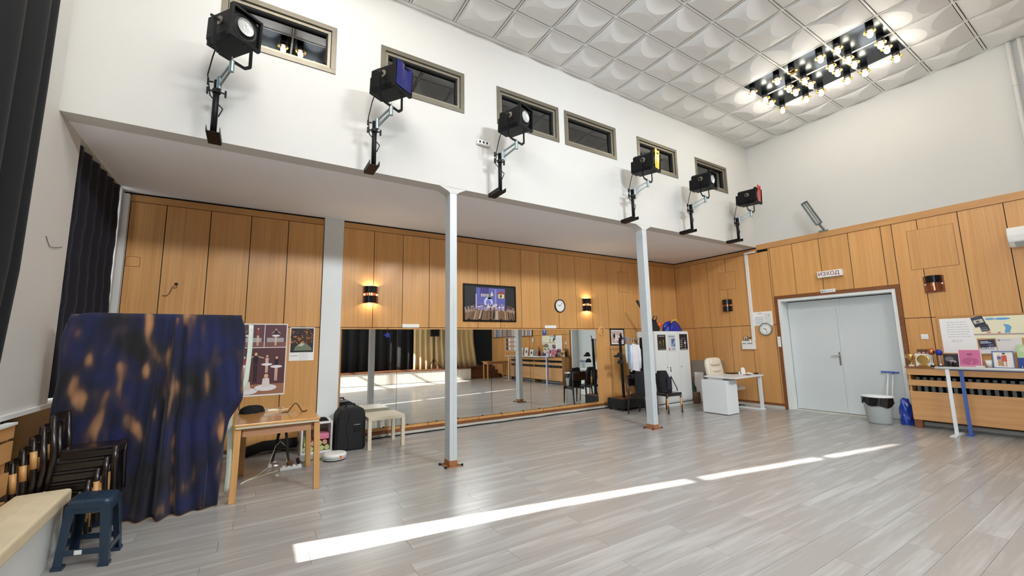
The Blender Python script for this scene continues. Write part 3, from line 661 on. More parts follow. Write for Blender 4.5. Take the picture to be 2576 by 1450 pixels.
q = MB(); q.tube([(.33+.02*k, 5.55+.05*math.sin(k), TZ+.006+.09*max(0, math.sin((k-3)*PI/7)) if 3 < k < 10 else TZ+.006) for k in range(14)], .005, 6); tag(q.build('black_cable', 'rubber', smooth=True), 'thin black cable arching up from the right of the wooden table', 'cable')
q = MB(); q.tube([(.12+.05*k, 5.42-.01*math.sin(k*1.3), TZ+.004) for k in range(8)], .003, 5); tag(q.build('thin_cable', 'grey_plastic', smooth=True), 'thin pale wire lying across the wooden tabletop', 'cable')
# ---------------------------------------------------------------- under and beside the table
def open_box(t, x0, x1, y0, y1, z0, z1, w, material):
    for nm, a in (('side_panel', (x0, x0+w, y0, y1, z0, z1)), ('side_panel', (x1-w, x1, y0, y1, z0, z1)), ('base_panel', (x0+w, x1-w, y0, y1, z0, z0+w)), ('top_panel', (x0+w, x1-w, y0, y1, z1-w, z1)), ('back_panel', (x0+w, x1-w, y1-.008, y1, z0+w, z1-w))):
        q = MB(); q.box(*a); q.build(nm, material if nm != 'back_panel' else 'grey_plastic', t, bevel=.002)
bx0, bx1, by0, by1, bz = .640, 1.045, 6.60, 6.96, .42
t = thing('storage_cube', 'white open storage cube with rolled mats, under the table end', 'storage box', ((bx0+bx1)/2, 6.78, 0)); open_box(t, bx0, bx1, by0, by1, 0, bz, .024, 'white_plastic')
mat('roll_green', (176, 190, 92), .8, var=.12, vs=20); mat('roll_red', (196, 96, 84), .8, var=.15, vs=20)
def roll(x, z, r, m, lab, grp='rolled mats in the white cube'):
    t = thing('rolled_mat', lab, 'roll', (x, by0+.03, z), 0, grp)
    q = MB(); q.tube([(x, by0+.03, z), (x, by1-.02, z)], r, 16); q.build('roll', m, t, smooth=False)
    q = MB(); q.tube([(x+r*(.15+.75*k/40)*math.cos(k*.42), by0+.026, z+r*(.15+.75*k/40)*math.sin(k*.42)) for k in range(41)], .0022, 4); q.build('spiral_edge', 'paper_cream', t)
L_ = bx0+.026; zb = .026
RL = [(.035, .036, 'g'), (.108, .036, 'g'), (.18, .036, 'g'), (.252, .036, 'g'), (.322, .036, 'g'), (.05, .105, 'g'), (.135, .106, 'r'), (.22, .106, 'g'), (.292, .11, 'r')]
wd = ['first', 'second', 'third', 'fourth', 'fifth']
for i, (dx, dz, c) in enumerate(RL):
    roll(L_+dx*.98-.001, zb+dz-.001, .034, 'roll_green' if c == 'g' else 'roll_red', ('%s rolled %s mat from the left in the %s layer of the white cube' % (wd[i if i < 5 else i-5], 'green' if c == 'g' else 'red', 'bottom' if i < 5 else 'upper')))
q = MB(); q.box(L_+.15, L_+.345, by0+.05, by1-.05, .172, .25); tag(q.build('foam_block', 'pink', bevel=.012), 'pink foam block lying on the rolled mats in the white cube', 'block')
q = lump(MB(), (.92, 6.72, bz), .08, .07, .05, 20, 6, 5); tag(q.build('black_bag', 'black_fabric', smooth=True), 'small black bundle lying on top of the white storage cube', 'bundle')
q = coil(MB(), (.735, 6.68, bz), .045, 12, 2, .004, 9, .7, .02); tag(q.build('charger_cable', 'white_plastic', smooth=True), 'loose white cable lying on top of the white storage cube', 'cable')
# robot vacuum
t = thing('robot_vacuum', 'round white robot vacuum cleaner on the floor by the black case', 'robot vacuum', (1.0, 6.12, 0))
cx_, cy_, R_ = 1.003, 6.12, .148
q = MB(); q.lathe([(.001, .012), (R_-.01, .012), (R_, .02), (R_, .07), (R_-.008, .083), (R_-.03, .087), (.001, .088)], (cx_, cy_, 0), 36); q.build('shell', 'white_plastic', t, smooth=True)
q = MB(); q.lathe([(R_+.003, .03), (R_+.006, .034), (R_+.006, .055), (R_+.003, .058)], (cx_, cy_, 0), 24, a0=-PI*.85, a1=-PI*.15); q.build('bumper', 'grey_plastic', t, smooth=True, label='grey bumper strip')
q = MB(); q.lathe([(R_*.2, 0), (R_-.012, 0), (R_-.012, .014), (R_*.2, .014)], (cx_, cy_, 0), 24); q.build('underside', 'rubber', t)
q = MB(); a = -PI/2+.35; q.box(cx_+(R_+.004)*math.cos(a)-.014, cx_+(R_+.004)*math.cos(a)+.014, cy_+(R_+.004)*math.sin(a)-.006, cy_+(R_+.004)*math.sin(a)+.006, .034, .066); q.build('tag', 'orange', t, label='orange tag')
q = MB(); q.lathe([(.001, .0895), (.012, .0895), (.014, .087)], (cx_+.02, cy_+.05, 0), 12); q.build('button', 'grey_plastic', t)
# black wheeled case
t = thing('loudspeaker_case', 'bulky black speaker case standing against the first mirror', 'case', (1.30, 6.62, 0))
q = MB(); q.prism([(1.075, .0), (1.46, .0), (1.475, .05), (1.468, .50), (1.445, .57), (1.38, .60), (1.22, .60), (1.145, .575), (1.085, .50), (1.07, .05)], (0, 6.46, 0), (1, 0, 0), (0, 0, 1), (0, .38, 0)); body = q.build('body', 'black_matte', t, bevel=.03, seg=3)
q = MB(); q.tube([(1.21, 6.60, .59), (1.22, 6.60, .635), (1.33, 6.60, .635), (1.345, 6.60, .59)], .012, 8); q.build('handle', 'black_metal', t, smooth=True)
q = MB(); q.box(1.30, 1.40, 6.456, 6.466, .25, .36); q.build('recess_grip', 'black_gloss', body, bevel=.01)
q = MB(); q.tube([(1.22+.02*math.sin(k), 6.452, .04+.055*k) for k in range(10)], .004, 5); q.build('zip', 'steel_dark', body)
# pale bench in front of the mirror
t = thing('side_table', 'small pale birch side table in front of the mirrors', 'table', (1.76, 6.6, 0))
sx0, sx1, sy0, sy1, sz = 1.475, 2.01, 6.32, 6.87, .452
q = MB(); q.box(sx0, sx1, sy0, sy1, sz-.05, sz); q.build('top', 'pale_wood', t, bevel=.003)
for xx in (sx0, sx1-.05):
    for yy in (sy0, sy1-.05): q = MB(); q.box(xx, xx+.05, yy, yy+.05, 0, sz-.05); q.build('leg', 'pale_wood', t, bevel=.002)
# power strip, plugs and cables under the table
t = thing('power_strip', 'white multi-socket power strip with plugs under the wooden table', 'power strip', (.48, 5.95, 0))
q = MB(); q.box(.36, .60, 5.93, 5.985, 0, .035); q.build('body', 'white_plastic', t, bevel=.006)
for k in range(4):
    q = MB(); q.cyl((.40+.055*k, 5.955, .034), (.40+.055*k, 5.955, .052), .021, n=14); q.build('socket', 'white_plastic', t)
q = MB(); q.cyl((.565, 5.955, .05), (.55, 5.955, .12), .02, n=10); q.build('plug', 'black_matte', t)
q = MB(); q.box(.44, .50, 5.93, 5.98, .05, .10); q.build('plug', 'plain_brown', t, bevel=.006)
for nm, lab, m, pts, r in (
    ('floor_cable', 'pale cable running left along the floor under the table', 'paper_cream', [(.355, 5.95, .01), (.2, 5.86, .006), (.02, 5.72, .006), (-.03, 5.62, .006)], .005),
    ('floor_cable', 'second pale cable looping up under the wooden table', 'paper_cream', [(-.02, 5.66, .006), (.15, 5.90, .008), (.24, 6.15, .01), (.28, 6.25, .10), (.32, 6.25, .24), (.37, 6.2, .30), (.43, 6.15, .24), (.44, 6.05, .1), (.43, 5.97, .06)], .005),
    ('floor_cable', 'black cable lying under the table behind the power strip', 'rubber', [(.56, 5.96, .1), (.62, 6.1, .02), (.75, 6.25, .008), (.86, 6.22, .008)], .005)):
    q = MB(); q.tube(pts, r, 6); tag(q.build(nm, m, smooth=True), lab, 'cable')
q = MB(); q.box(.245, .285, 6.16, 6.22, .05, .085, M=Matrix.Translation((0, 0, -.048))); tag(q.build('inline_switch', 'white_plastic', bevel=.008), 'white inline adapter on the cable under the table', 'adapter')
# speaker tripod under the table
t = thing('stand_foot', 'black folding stand with two legs under the wooden table', 'stand', (.42, 6.3, 0))
q = MB(); q.bar((.41, 6.25, .60), (.46, 6.03, .02), .026, .026); q.build('leg', 'black_matte', t)
q = MB(); q.bar((.39, 6.25, .60), (.30, 6.5, .0), .026, .026); q.build('leg', 'black_matte', t)
q = MB(); q.bar((.32, 6.42, .18), (.44, 6.1, .2), .02, .02); q.build('brace', 'black_matte', t)
q = MB(); q.tube([(-.05, 6.93, .06), (.2, 6.9, .13), (.62, 6.9, .13)], .07, 10); tag(q.build('rolled_banner', 'black_fabric', smooth=True), 'long black roll lying on the floor behind the wooden table', 'roll')
# ---------------------------------------------------------------- stacked chairs
def chair_parts(t, X, Y, Z, seat_w=.33, seat_d=.36, seat_z=.405, back=.265, full=True, wm_='dark_wood', lm='dark_wood', worn=0):
    "low-backed wooden chair; local: faces +x, seat corner box from (0,0)"
    sw, sd = seat_w, seat_d
    M = lambda *p: (X+p[0], Y+p[1], Z+p[2])
    q = MB(); q.box(X+.02, X+sd, Y+.0325, Y+sw-.0325, Z+seat_z-.024, Z+seat_z); q.build('seat', wm_, t, bevel=.008)
    for yy in (.033, sw-.055):
        q = MB(); q.box(X+.02, X+sd-.01, Y+yy, Y+yy+.022, Z+seat_z-.075, Z+seat_z-.026); q.build('side_rail', wm_, t, bevel=.004)
    q = MB(); q.box(X+sd-.026, X+sd-.004, Y+.056, Y+sw-.056, Z+seat_z-.07, Z+seat_z-.026); q.build('front_rail', wm_, t, bevel=.004)
    for yy in (.012, sw-.012):
        q = MB(); q.tube([M(sd-.015, yy, seat_z-.002), M(sd-.02, yy, seat_z-.13), M(sd+.0, yy, 0)], [.019, .019, .014], 10); l = q.build('front_leg', wm_, t, smooth=True)
        if worn:
            q = MB(); q.tube([M(sd-.018, yy, seat_z-.10), M(sd-.012, yy, seat_z-.10-worn*.26)], [.0202, .0195], 10); q.build('worn_patch', 'leg_wood', l, smooth=True, label='bare worn wood')
        q = MB(); q.tube([M(-.04, yy, 0), M(-.005, yy, seat_z-.05), M(-.03, yy, seat_z+back)], [.014, .02, .018], 10); l = q.build('back_leg', wm_, t, smooth=True)
        if worn:
            q = MB(); q.tube([M(-.012, yy, seat_z+.05), M(-.022, yy, seat_z+.05+worn*.14)], [.0205, .0203], 10); q.build('worn_patch', 'leg_wood', l, smooth=True, label='bare worn wood')
    q = MB(); n = 12
    pts = [(X-.03-.045*math.sin(PI*k/n), Y+.0+(sw)*k/n, Z+seat_z+back-.02) for k in range(n+1)]
    for a, b_ in zip(pts, pts[1:]): q.bar(a, b_, .022, .055)
    q.build('top_rail', wm_, t)
DW = {True: 'dark_wood'}
order = ['bottom', 'second from the bottom', 'middle', 'second from the top', 'topmost']
for i in range(5):
    X = -1.415+.046*i; Y = 4.625; Z = .079*i
    t = thing('stacking_chair', 'dark brown wooden chair, %s of the stack behind the blue stool' % order[i], 'chair', (X+.17, Y+.16, Z), 0, 'stacked wooden chairs')
    chair_parts(t, X, Y, Z, worn=(1, .8, .9, 0, 0)[i])
# ---------------------------------------------------------------- bench along the left wall
t = thing('padded_bench', 'cream upholstered bench with white base in the lower left corner', 'bench', (-1.27, 4.58, 0))
q = MB(); q.box(-1.39, -1.13, 2.5, 4.55, 0, .35); q.build('base', 'white_paint', t, bevel=.004)
q = MB()
def cush(u, v):
    return (-1.43+.40*u, 2.45+2.14*v, .452+.012*math.sin(PI*u)*math.sin(PI*min(1, v*3))+.003*math.sin(v*90+3*math.sin(u*6))*(.5+.5*math.sin(v*13)))
q.box(-1.40, -1.10, 2.45, 4.59, .352, .452); cs = q.build('cushion', 'cream_seat', t, bevel=.022, seg=3)
q = MB(); q.grid(lambda u, v: (-1.38+.26*u, 2.48+2.08*v, .4518+.011*math.sin(PI*u)**.7*math.sin(PI*v)**.2+.0022*math.sin(v*60+4*u)), 14, 90); q.build('top_cover', 'cream_seat', cs, smooth=True, fix=False)
q = MB(); q.tube([(-1.245+.01*math.sin(k), 2.5+.145*k, .4635) for k in range(15)], .0022, 5); q.build('seam', 'cream_leather', cs)
t.rotation_euler = (0, 0, .045)
# wooden radiator cover of the left wall
t = thing('radiator_cover', 'wooden slatted radiator cover behind the cream bench, at the left edge', 'radiator cover', (-1.49, 3.6, 0))
for k, z in enumerate((.20, .47, .70, .86)):
    q = MB(); h = (.22, .15, .14, .09)[k]; q.box(-1.462, -1.44, 2.4, 4.585, z, z+h); q.build('slat', 'rad_wood', t, bevel=.002)
for y in (2.5, 4.55):
    q = MB(); q.box(-1.49, -1.464, y, y+.03, 0, .95); q.build('upright', 'rad_wood', t)
q = MB(); q.box(-1.49, -1.43, 2.4, 4.59, .952, .97); q.build('top_board', 'white_paint', t, bevel=.002)
# ---------------------------------------------------------------- blue plastic stool
fl, fr, br = atZ(128, 1440, 0), atZ(270, 1424, 0), atZ(306, 1378, 0)
sx = .30; sy = .26
ang = math.atan2(fr.y-fl.y, fr.x-fl.x)
bl = Vector((fl.x+(br-fr).x, fl.y+(br-fr).y, 0)); cen = (fl+fr+br+bl)/4; ux = (fr-fl).normalized(); uy = (br-fr).normalized(); SZ = .435
t = thing('plastic_stool', 'dark blue plastic stool in front of the stacked chairs', 'stool', (cen.x, cen.y, 0))
feet = [fl, fr, br, bl]
tops = [cen+(f-cen)*.80 for f in feet]
q = MB()
def stool_top(u, v):
    a = tops[0].lerp(tops[1], u); b_ = tops[3].lerp(tops[2], u); p = a.lerp(b_, v); c = cen; return (p.x, p.y, SZ)
corner = []
for k in range(4):
    p = tops[k]; n_, pr_ = tops[(k+1) % 4], tops[k-1]; d1 = (pr_-p).normalized(); d2 = (n_-p).normalized()
    for s_ in range(6):
        a = s_/5*PI/2; corner.append(p+d1*.05*(1-math.sin(a))+d2*.05*(1-math.cos(a)))
def ringpts(sc, z): return [Vector((cen.x+(c.x-cen.x)*sc, cen.y+(c.y-cen.y)*sc, z)) for c in corner]
n = len(corner); vs = ringpts(1.06, SZ-.055)+ringpts(1.05, SZ-.022)+ringpts(1.0, SZ-.004)+ringpts(.93, SZ)
fs = [(r*n+k, r*n+(k+1) % n, (r+1)*n+(k+1) % n, (r+1)*n+k) for r in range(3) for k in range(n)]+[[3*n+k for k in range(n)]]
q.add(vs, fs); q.build('seat', 'blue_plastic', t, smooth=True)
q = MB()
for k in range(7): q.bar((cen+ux*(-.09+.03*k)-uy*.085).to_tuple()[:2]+(SZ+.001,), (cen+ux*(-.09+.03*k)+uy*.085).to_tuple()[:2]+(SZ+.001,), .012, .003)
tag(q.build('grip_ribs', 'blue_plastic', t), kind='stuff')
for k in range(4):
    f, tp = feet[k], tops[k]; q = MB(); d1 = (feet[(k+1) % 4]-f).normalized(); d2 = (feet[k-1]-f).normalized()
    def L_sec(p, z, w, th): return [Vector((*(p+d1*a+d2*b_).to_tuple()[:2], z)) for a, b_ in ((0, 0), (w, 0), (w, th), (th, th), (th, w), (0, w))]
    lo = L_sec(f, .012, .052, .008); hi = L_sec(tp.lerp(f, .08)+(tp-cen)*.02, SZ-.03, .062, .008)
    q.add(lo+hi, [(0, 1, 2, 3, 4, 5), (11, 10, 9, 8, 7, 6)]+[(i, (i+1) % 6, 6+(i+1) % 6, 6+i) for i in range(6)]); q.build('leg', 'blue_plastic', t, bevel=.003)
    q = MB(); lo = L_sec(f-(d1+d2)*.006, 0, .066, .066); hi = L_sec(f-(d1+d2)*.006, .022, .064, .064); q.add(lo+hi, [(0, 1, 2, 3, 4, 5), (11, 10, 9, 8, 7, 6)]+[(i, (i+1) % 6, 6+(i+1) % 6, 6+i) for i in range(6)]); q.build('foot', 'blue_plastic', t)
    g = feet[(k+1) % 4]; gt = tops[(k+1) % 4]; h = .105; a = f.lerp(tp, h/SZ)+d1*.03; b_ = g.lerp(gt, h/SZ)-d1*.03
    q = MB(); q.bar((a.x, a.y, h), (b_.x, b_.y, h), .008, .04); br_ = q.build('brace', 'blue_plastic', t, bevel=.003)
    if k == 0:
        m_ = a.lerp(b_, .42); w = d1.cross(Vector((0, 0, 1))); q = MB(); q.bar((m_-d1*.022+w*.005).to_tuple()[:2]+(h,), (m_+d1*.022+w*.005).to_tuple()[:2]+(h,), .002, .028); q.build('sticker', 'paper', br_, label='white price sticker')
    # upper skirt between the legs
    a = tp+d1*.04; b_ = gt-d1*.04; q = MB(); q.bar((a.x, a.y, SZ-.06), (b_.x, b_.y, SZ-.06), .008, .055); q.build('skirt', 'blue_plastic', t, bevel=.003)
# ---------------------------------------------------------------- things on the back wall
def fr(o, n):
    "frame on a wall: origin o, n = outward normal; returns point(a, b, c): a along the wall to the right seen from the room, b up, c out"
    n = Vector(n); w = Vector((0, 0, 1)).cross(n); w = Vector((-n.y, n.x, 0))
    w = Vector((n.y*-1, n.x, 0)) if False else Vector((-n.y, n.x, 0))*1
    o = Vector(o)
    return (lambda a, b_, c=0: o+w*a+Vector((0, 0, b_))+n*c), w
def wbox(q, P, a0, a1, b0, b1, c0, c1):
    vs = [P(a, b_, c) for a in (a0, a1) for b_ in (b0, b1) for c in (c0, c1)]
    return q.add(vs, [(0, 1, 3, 2), (4, 6, 7, 5), (0, 4, 5, 1), (2, 3, 7, 6), (0, 2, 6, 4), (1, 5, 7, 3)])
NB, NR = (0, -1, 0), (-1, 0, 0)
def half_band(q, P, z0, z1, r, th=.003, n=16, slots=None):
    for k in range(n):
        if slots and k % 2 == 0: continue
        a0, a1 = PI*k/n, PI*(k+1)/n
        vs = []
        for a in (a0, a1):
            for rr in (r, r-th):
                for z in (z0, z1): vs.append(P(-rr*math.cos(a), z, rr*math.sin(a)))
        q.add(vs, [(0, 1, 5, 4), (2, 6, 7, 3), (0, 4, 6, 2), (1, 3, 7, 5), (0, 2, 3, 1), (4, 5, 7, 6)])
def sconce(o, n, label, lit, lower=True):
    t = thing('wall_sconce', label, 'wall lamp', o, 0, 'wall sconces'); P, w = fr(o, n)
    q = MB(); wbox(q, P, -.125, .125, -.14, .14, .0, .008); q.build('back_plate', 'amber_plate', t, bevel=.002)
    q = MB(); half_band(q, P, .025, .14, .105); q.build('upper_shade', 'black_gloss', t)
    if lower: q = MB(); half_band(q, P, -.14, -.02, .105); q.build('lower_shade', 'black_gloss', t)
    q = MB(); half_band(q, P, -.022 if lower else -.11, .027, .098, n=17, slots=True); q.build('slotted_band', 'copper', t, label='copper band with slots')
    q = MB()
    for a in (-.10, .10): wbox(q, P, a-.012, a+.012, -.012, .012, .0, .03)
    q.lathe([(.001, -.045), (.016, -.035), (.02, 0), (.012, .035), (.001, .04)], P(0, 0, .05), 10); q.build('bulb', 'warm_bulb' if lit else 'white_plastic', t, smooth=True)
    if lit:
        for dz in (.1, -.1): light('sconce_glow', 'POINT', P(0, dz, .055), 3.4, (1, .84, .58), shadow_soft_size=.02)
    return t
sconce((1.625, YB, 2.325), NB, 'lit black half-round wall lamp on the panels right of the white pilaster', True)
sconce((6.40, YB, 2.315), NB, 'lit black half-round wall lamp beside the back wall clock', True)
sconce((XR, 5.66, 2.285), NR, 'unlit black half-round wall lamp on the right wall under the gallery', False)
sconce((XR, 2.08, 2.33), NR, 'half-round wall lamp missing its lower shade, right of the double door', False, False)
def frame(P, w, h, fw, d, material, t, name='frame'):
    q = MB()
    for a in ((-w/2, w/2, h/2-fw, h/2), (-w/2, w/2, -h/2, -h/2+fw), (-w/2, -w/2+fw, -h/2+fw, h/2-fw), (w/2-fw, w/2, -h/2+fw, h/2-fw)): wbox(q, P, *a, 0, d)
    return q.build(name, material, t, bevel=.002)
def figure(x, y, h, dress, skin=(224, 186, 156), hair=(50, 34, 28), lay=2, tutu=True, legs=(228, 196, 180), arms=0, asp=1.):
    a = asp; s = [(ell(x, y+h*.93, h*.055*a, h*.07), hair, lay), (ell(x, y+h*.915, h*.042*a, h*.055), skin, lay+1), ([(x-h*.07*a, y+h*.84), (x+h*.07*a, y+h*.84), (x+h*.05*a, y+h*.58), (x-h*.05*a, y+h*.58)], dress, lay),
         ([(x-h*.045*a, y), (x-h*.01*a, y), (x-h*.005*a, y+h*.55), (x-h*.05*a, y+h*.55)], legs, lay), ([(x+h*.01*a, y), (x+h*.045*a, y), (x+h*.05*a, y+h*.55), (x+h*.005*a, y+h*.55)], legs, lay)]
    if tutu: s.append((ell(x, y+h*.56, h*.21*a, h*.055), (240, 238, 240), lay+1))
    if arms:
        for sg in (-1, 1): s.append(([(x+sg*h*.06*a, y+h*.82), (x+sg*h*.22*a, y+h*(.62+.3*arms)), (x+sg*h*.23*a, y+h*(.65+.3*arms)), (x+sg*h*.06*a, y+h*.85)], skin, lay))
    return s
# big stage photograph
t = thing('picture', 'large black-framed stage photograph on the wall above the mirrors', 'picture', (3.9, YB, 1.9)); P, w = fr((3.9, YB, 2.265), NB); FW, FH = 1.17, .72
q = MB(); wbox(q, P, -FW/2, FW/2, -FH/2, FH/2, .001, .014); q.build('mount', 'black_matte', t); frame(P, FW, FH, .03, .026, 'black_gloss', t)
rn = random.Random(5); sh = [(rect(0, 0, 1, 1), (30, 32, 36), 0), (rect(.0, .0, 1, .30), (120, 92, 66), 1)]
for k in range(26):
    x = rn.random(); sh.append(([(x, .02), (x+.02, .02), (x+.035+(x-.5)*-.1, .28), (x+.02+(x-.5)*-.1, .28)], rn.choice([(196, 164, 130), (150, 116, 84), (210, 190, 176), (92, 66, 46)]), 2))
sh += [([(.22, .3), (.8, .3), (.8, .95), (.22, .95)], (96, 98, 176), 1), (rect(.3, .78, .47, .95), (70, 62, 132), 2), ([(.64, .8), (.72, .9), (.8, .82), (.8, .78), (.64, .78)], (150, 72, 70), 2), (rect(.66, .66, .78, .78), (222, 210, 140), 2), (rect(.69, .68, .735, .76), (74, 70, 60), 3),
       (ell(.46, .52, .09, .16), (196, 204, 244), 2), (ell(.46, .51, .05, .1), (110, 118, 196), 3), (rect(.59, .42, .62, .92), (150, 146, 200), 2), ([(.5, .72), (.53, .86), (.56, .72)], (226, 222, 200), 3), ([(.44, .62), (.5, .8), (.53, .62)], (96, 128, 82), 2), (rect(.21, .32, .228, .76), (206, 206, 226), 2)]
for k in range(4): sh.append((ell(.33+.04*k, .73, .013, .05), (214, 200, 170), 3))
for k in range(22):
    x = .27+.5*k/21+rn.uniform(-.01, .01); sh += figure(x, .26+rn.uniform(0, .05), .2, rn.choice([(236, 234, 238), (60, 48, 110), (30, 26, 36), (214, 214, 230)]), lay=4, tutu=rn.random() < .6, asp=.62)
for k in range(7):
    for x in (.01+.03*k, .99-.025*k): sh += figure(x, .2+.01*k, .18, rn.choice([(226, 220, 220), (120, 60, 60)]), lay=4, tutu=False, asp=.62)
sh += figure(.5, .07, .36, (40, 34, 60), lay=8, legs=(30, 28, 34), tutu=False, asp=.62, arms=.3)+figure(.57, .07, .35, (90, 40, 50), lay=8, legs=(30, 28, 34), tutu=False, asp=.62, arms=.5)
for k in range(5): sh.append((ell(.08+.21*k, .015, .03, .025), (20, 18, 18), 8))
prints('print', sh, P(-FW/2+.03, -FH/2+.03, .015), w*(FW-.06), (0, 0, FH-.06), t, gap=.0004)
# clocks
def clock(o, n, r, label, rim, face, hh, mh, digits=True):
    t = thing('wall_clock', label, 'clock', o); P, w = fr(o, n); nv = Vector(n)
    M = Matrix((( w.x, 0, nv.x, 0), (w.y, 0, nv.y, 0), (0, 1, nv.z, 0), (0, 0, 0, 1)))
    q = MB(); q.lathe([(r*.86, .012), (r*.88, .03), (r*.95, .036), (r, .028), (r, 0), (.001, 0)], o, 36, M=M); q.build('rim', rim, t, smooth=True)
    q = MB(); q.lathe([(.001, .016), (r*.9, .016)], o, 36, M=M); q.build('dial', face, t, fix=False)
    for k in range(12):
        a = 2*PI*k/12
        if digits: text('numeral', str(k or 12), r*.24, P(r*.7*math.sin(a), r*.7*math.cos(a), .0165), w, (0, 0, 1), 'ink_dark', t)
        else: q = MB(); q.bar(P(r*.66*math.sin(a), r*.66*math.cos(a), .017), P(r*.8*math.sin(a), r*.8*math.cos(a), .017), r*.05, .001, n); q.build('hour_mark', 'ink_dark', t)
    for ang, l, wd_ in ((hh, r*.46, r*.07), (mh, r*.68, r*.05)):
        q = MB(); q.bar(P(-.12*l*math.sin(ang), -.12*l*math.cos(ang), .019), P(l*math.sin(ang), l*math.cos(ang), .019), wd_, .0015, n); q.build('hand', 'black_matte', t)
    return t
clock((5.62, YB, 2.268), NB, .142, 'round black-rimmed wall clock above the mirrors', 'black_gloss', 'paper', -1.25, .75)
clock((XR, 4.83, 1.69), NR, .138, 'round silver-rimmed wall clock beside the double door', 'zinc', 'paper', -1.36, 2.9)
# paper strips on the mirror edge, disc, small picture
for x0, lab in ((2.17, 'blank white paper strip above the mirrors, left of the framed stage photograph'), (5.21, 'blank white paper strip above the mirrors, below the back wall clock')):
    q = MB(); q.box(x0, x0+.30, YB-.004, YB-.001, 1.785, 1.845); tag(q.build('paper_strip', 'paper'), lab, 'paper', 'paper strips above the mirrors')
t = thing('wooden_plaque', 'round carved wooden plaque at the right end of the mirrors', 'plaque', (6.83, YB, 1.72)); P, w = fr((6.83, YB, 1.72), NB)
M = Matrix(((1, 0, 0, 0), (0, 0, -1, 0), (0, 1, 0, 0), (0, 0, 0, 1)))
q = MB(); q.lathe([(.001, .018), (.1, .018), (.112, .01), (.112, 0), (.001, 0)], (6.83, YB, 1.72), 30, M=M); q.build('disc', 'leg_wood', t)
q = MB()
pts = [(-.03, .05), (.0, .075), (.03, .05), (.01, .02), (.03, -.01), (.0, -.04), (.02, -.07)]
q.tube([P(a, b_, .02) for a, b_ in pts], .006, 6); q.build('carving', 'brown_trim', t)
t = thing('picture', 'small black-framed photograph beside the clothes rack', 'picture', (7.315, YB, 1.4)); P, w = fr((7.315, YB, 1.585), NB)
frame(P, .46, .385, .024, .02, 'black_gloss', t); q = MB(); wbox(q, P, -.22, .22, -.18, .18, .001, .01); q.build('mount', 'paper', t)
sh = [(rect(.06, .08, .94, .92), (196, 176, 168), 0)]
for k in range(16):
    x, y = .12+.76*rn.random(), .15+.55*rn.random(); sh.append((ell(x, y, .05+.06*rn.random(), .1+.1*rn.random(), 9), rn.choice([(70, 40, 40), (150, 108, 96), (230, 224, 220), (40, 34, 36), (206, 160, 140)]), 1+k % 8))
prints('print', sh, P(-.205, -.168, .0105), w*.41, (0, 0, .336), t, gap=.0004)
# ballet poster and calendar left of the pilaster
t = thing('poster', 'tall poster with photographs of young ballet dancers', 'poster', (.0, YB, .8)); P, w = fr((.0, YB, 1.315), NB); PWD = .87
q = MB(); wbox(q, P, -PWD/2, PWD/2, -.515, .515, .0005, .004); q.build('sheet', 'paper', t)
sh = [(rect(.02, .67, .33, .985), (112, 78, 88), 0), (rect(.345, .67, .66, .985), (104, 66, 76), 0), (rect(.67, .67, .985, .985), (100, 62, 72), 0), (rect(.02, .02, .985, .66), (92, 52, 58), 0), (rect(.02, .02, .985, .16), (164, 112, 84), 1)]
for x in (.025, .345, .67): sh.append((rect(x, .67, x+.31, .74), (130, 86, 80), 1)); sh.append((rect(x+.03, .74, x+.28, .8), (176, 170, 170), 1))
sh += figure(.17, .69, .24, (28, 26, 44), asp=1.15)+figure(.44, .69, .25, (28, 26, 44), asp=1.15, arms=.2)+figure(.57, .69, .26, (150, 60, 50), asp=1.1, tutu=False)+figure(.83, .69, .25, (28, 26, 44), asp=1.15, arms=.2)
sh += figure(.56, .19, .42, (26, 26, 30), legs=(26, 26, 30), tutu=False, asp=1.2, arms=.5)
for (x, y, h, c) in ((.40, .22, .34, (150, 60, 54)), (.72, .25, .32, (214, 180, 170)), (.86, .2, .35, (24, 24, 28)), (.2, .22, .34, (190, 90, 90))): sh += figure(x, y, h, c, lay=4, asp=1.2)
for (x, y) in ((.30, .08), (.45, .04), (.72, .08), (.14, .06)):
    sh += [(ell(x, y+.03, .16, .045), (236, 232, 234), 7), ([(x-.06, y+.04), (x+.06, y+.04), (x+.045, y+.16), (x-.045, y+.16)], (228, 216, 212), 8), (ell(x, y+.2, .04, .036), (60, 40, 32), 8), (ell(x, y+.19, .032, .03), (226, 178, 148), 9)]
prints('print', sh, P(-PWD/2, -.515, .0042), w*PWD, (0, 0, 1.03), t, gap=.0003)
t = thing('wall_calendar', 'wall calendar with autumn photograph beside the white pilaster', 'calendar', (.637, YB, 1.28)); P, w = fr((.637, YB, 1.53), NB)
q = MB(); wbox(q, P, -.168, .168, -.25, .25, .001, .006); q.build('sheet', 'paper', t)
q = MB(); q.tube([P(-.06, .252, .004), P(-.02, .258, .006), P(.02, .258, .006), P(.06, .252, .004)], .003, 5); q.build('hanger', 'steel_dark', t)
sh = [(rect(.04, .25, .96, .97), (44, 30, 24), 0)]
for k in range(70): sh.append((ell(.06+.88*rn.random(), .5+.44*rn.random(), .02+.03*rn.random(), .012+.02*rn.random(), 6), rn.choice([(150, 84, 40), (110, 62, 34), (196, 124, 60), (70, 46, 32)]), 1+k % 5))
sh += [([(.16, .29), (.24, .42), (.45, .53), (.68, .5), (.88, .38), (.92, .29)], (110, 122, 100), 6), ([(.3, .44), (.46, .53), (.62, .51), (.5, .43)], (186, 190, 176), 7), (rect(.04, .25, .96, .3), (18, 14, 14), 8)]
for r in range(5):
    for c in range(7): sh.append((rect(.42+.05*c, .04+.04*r, .435+.05*c, .055+.04*r), (90, 90, 100), 0))
sh.append((rect(.06, .14, .36, .155), (140, 140, 150), 0))
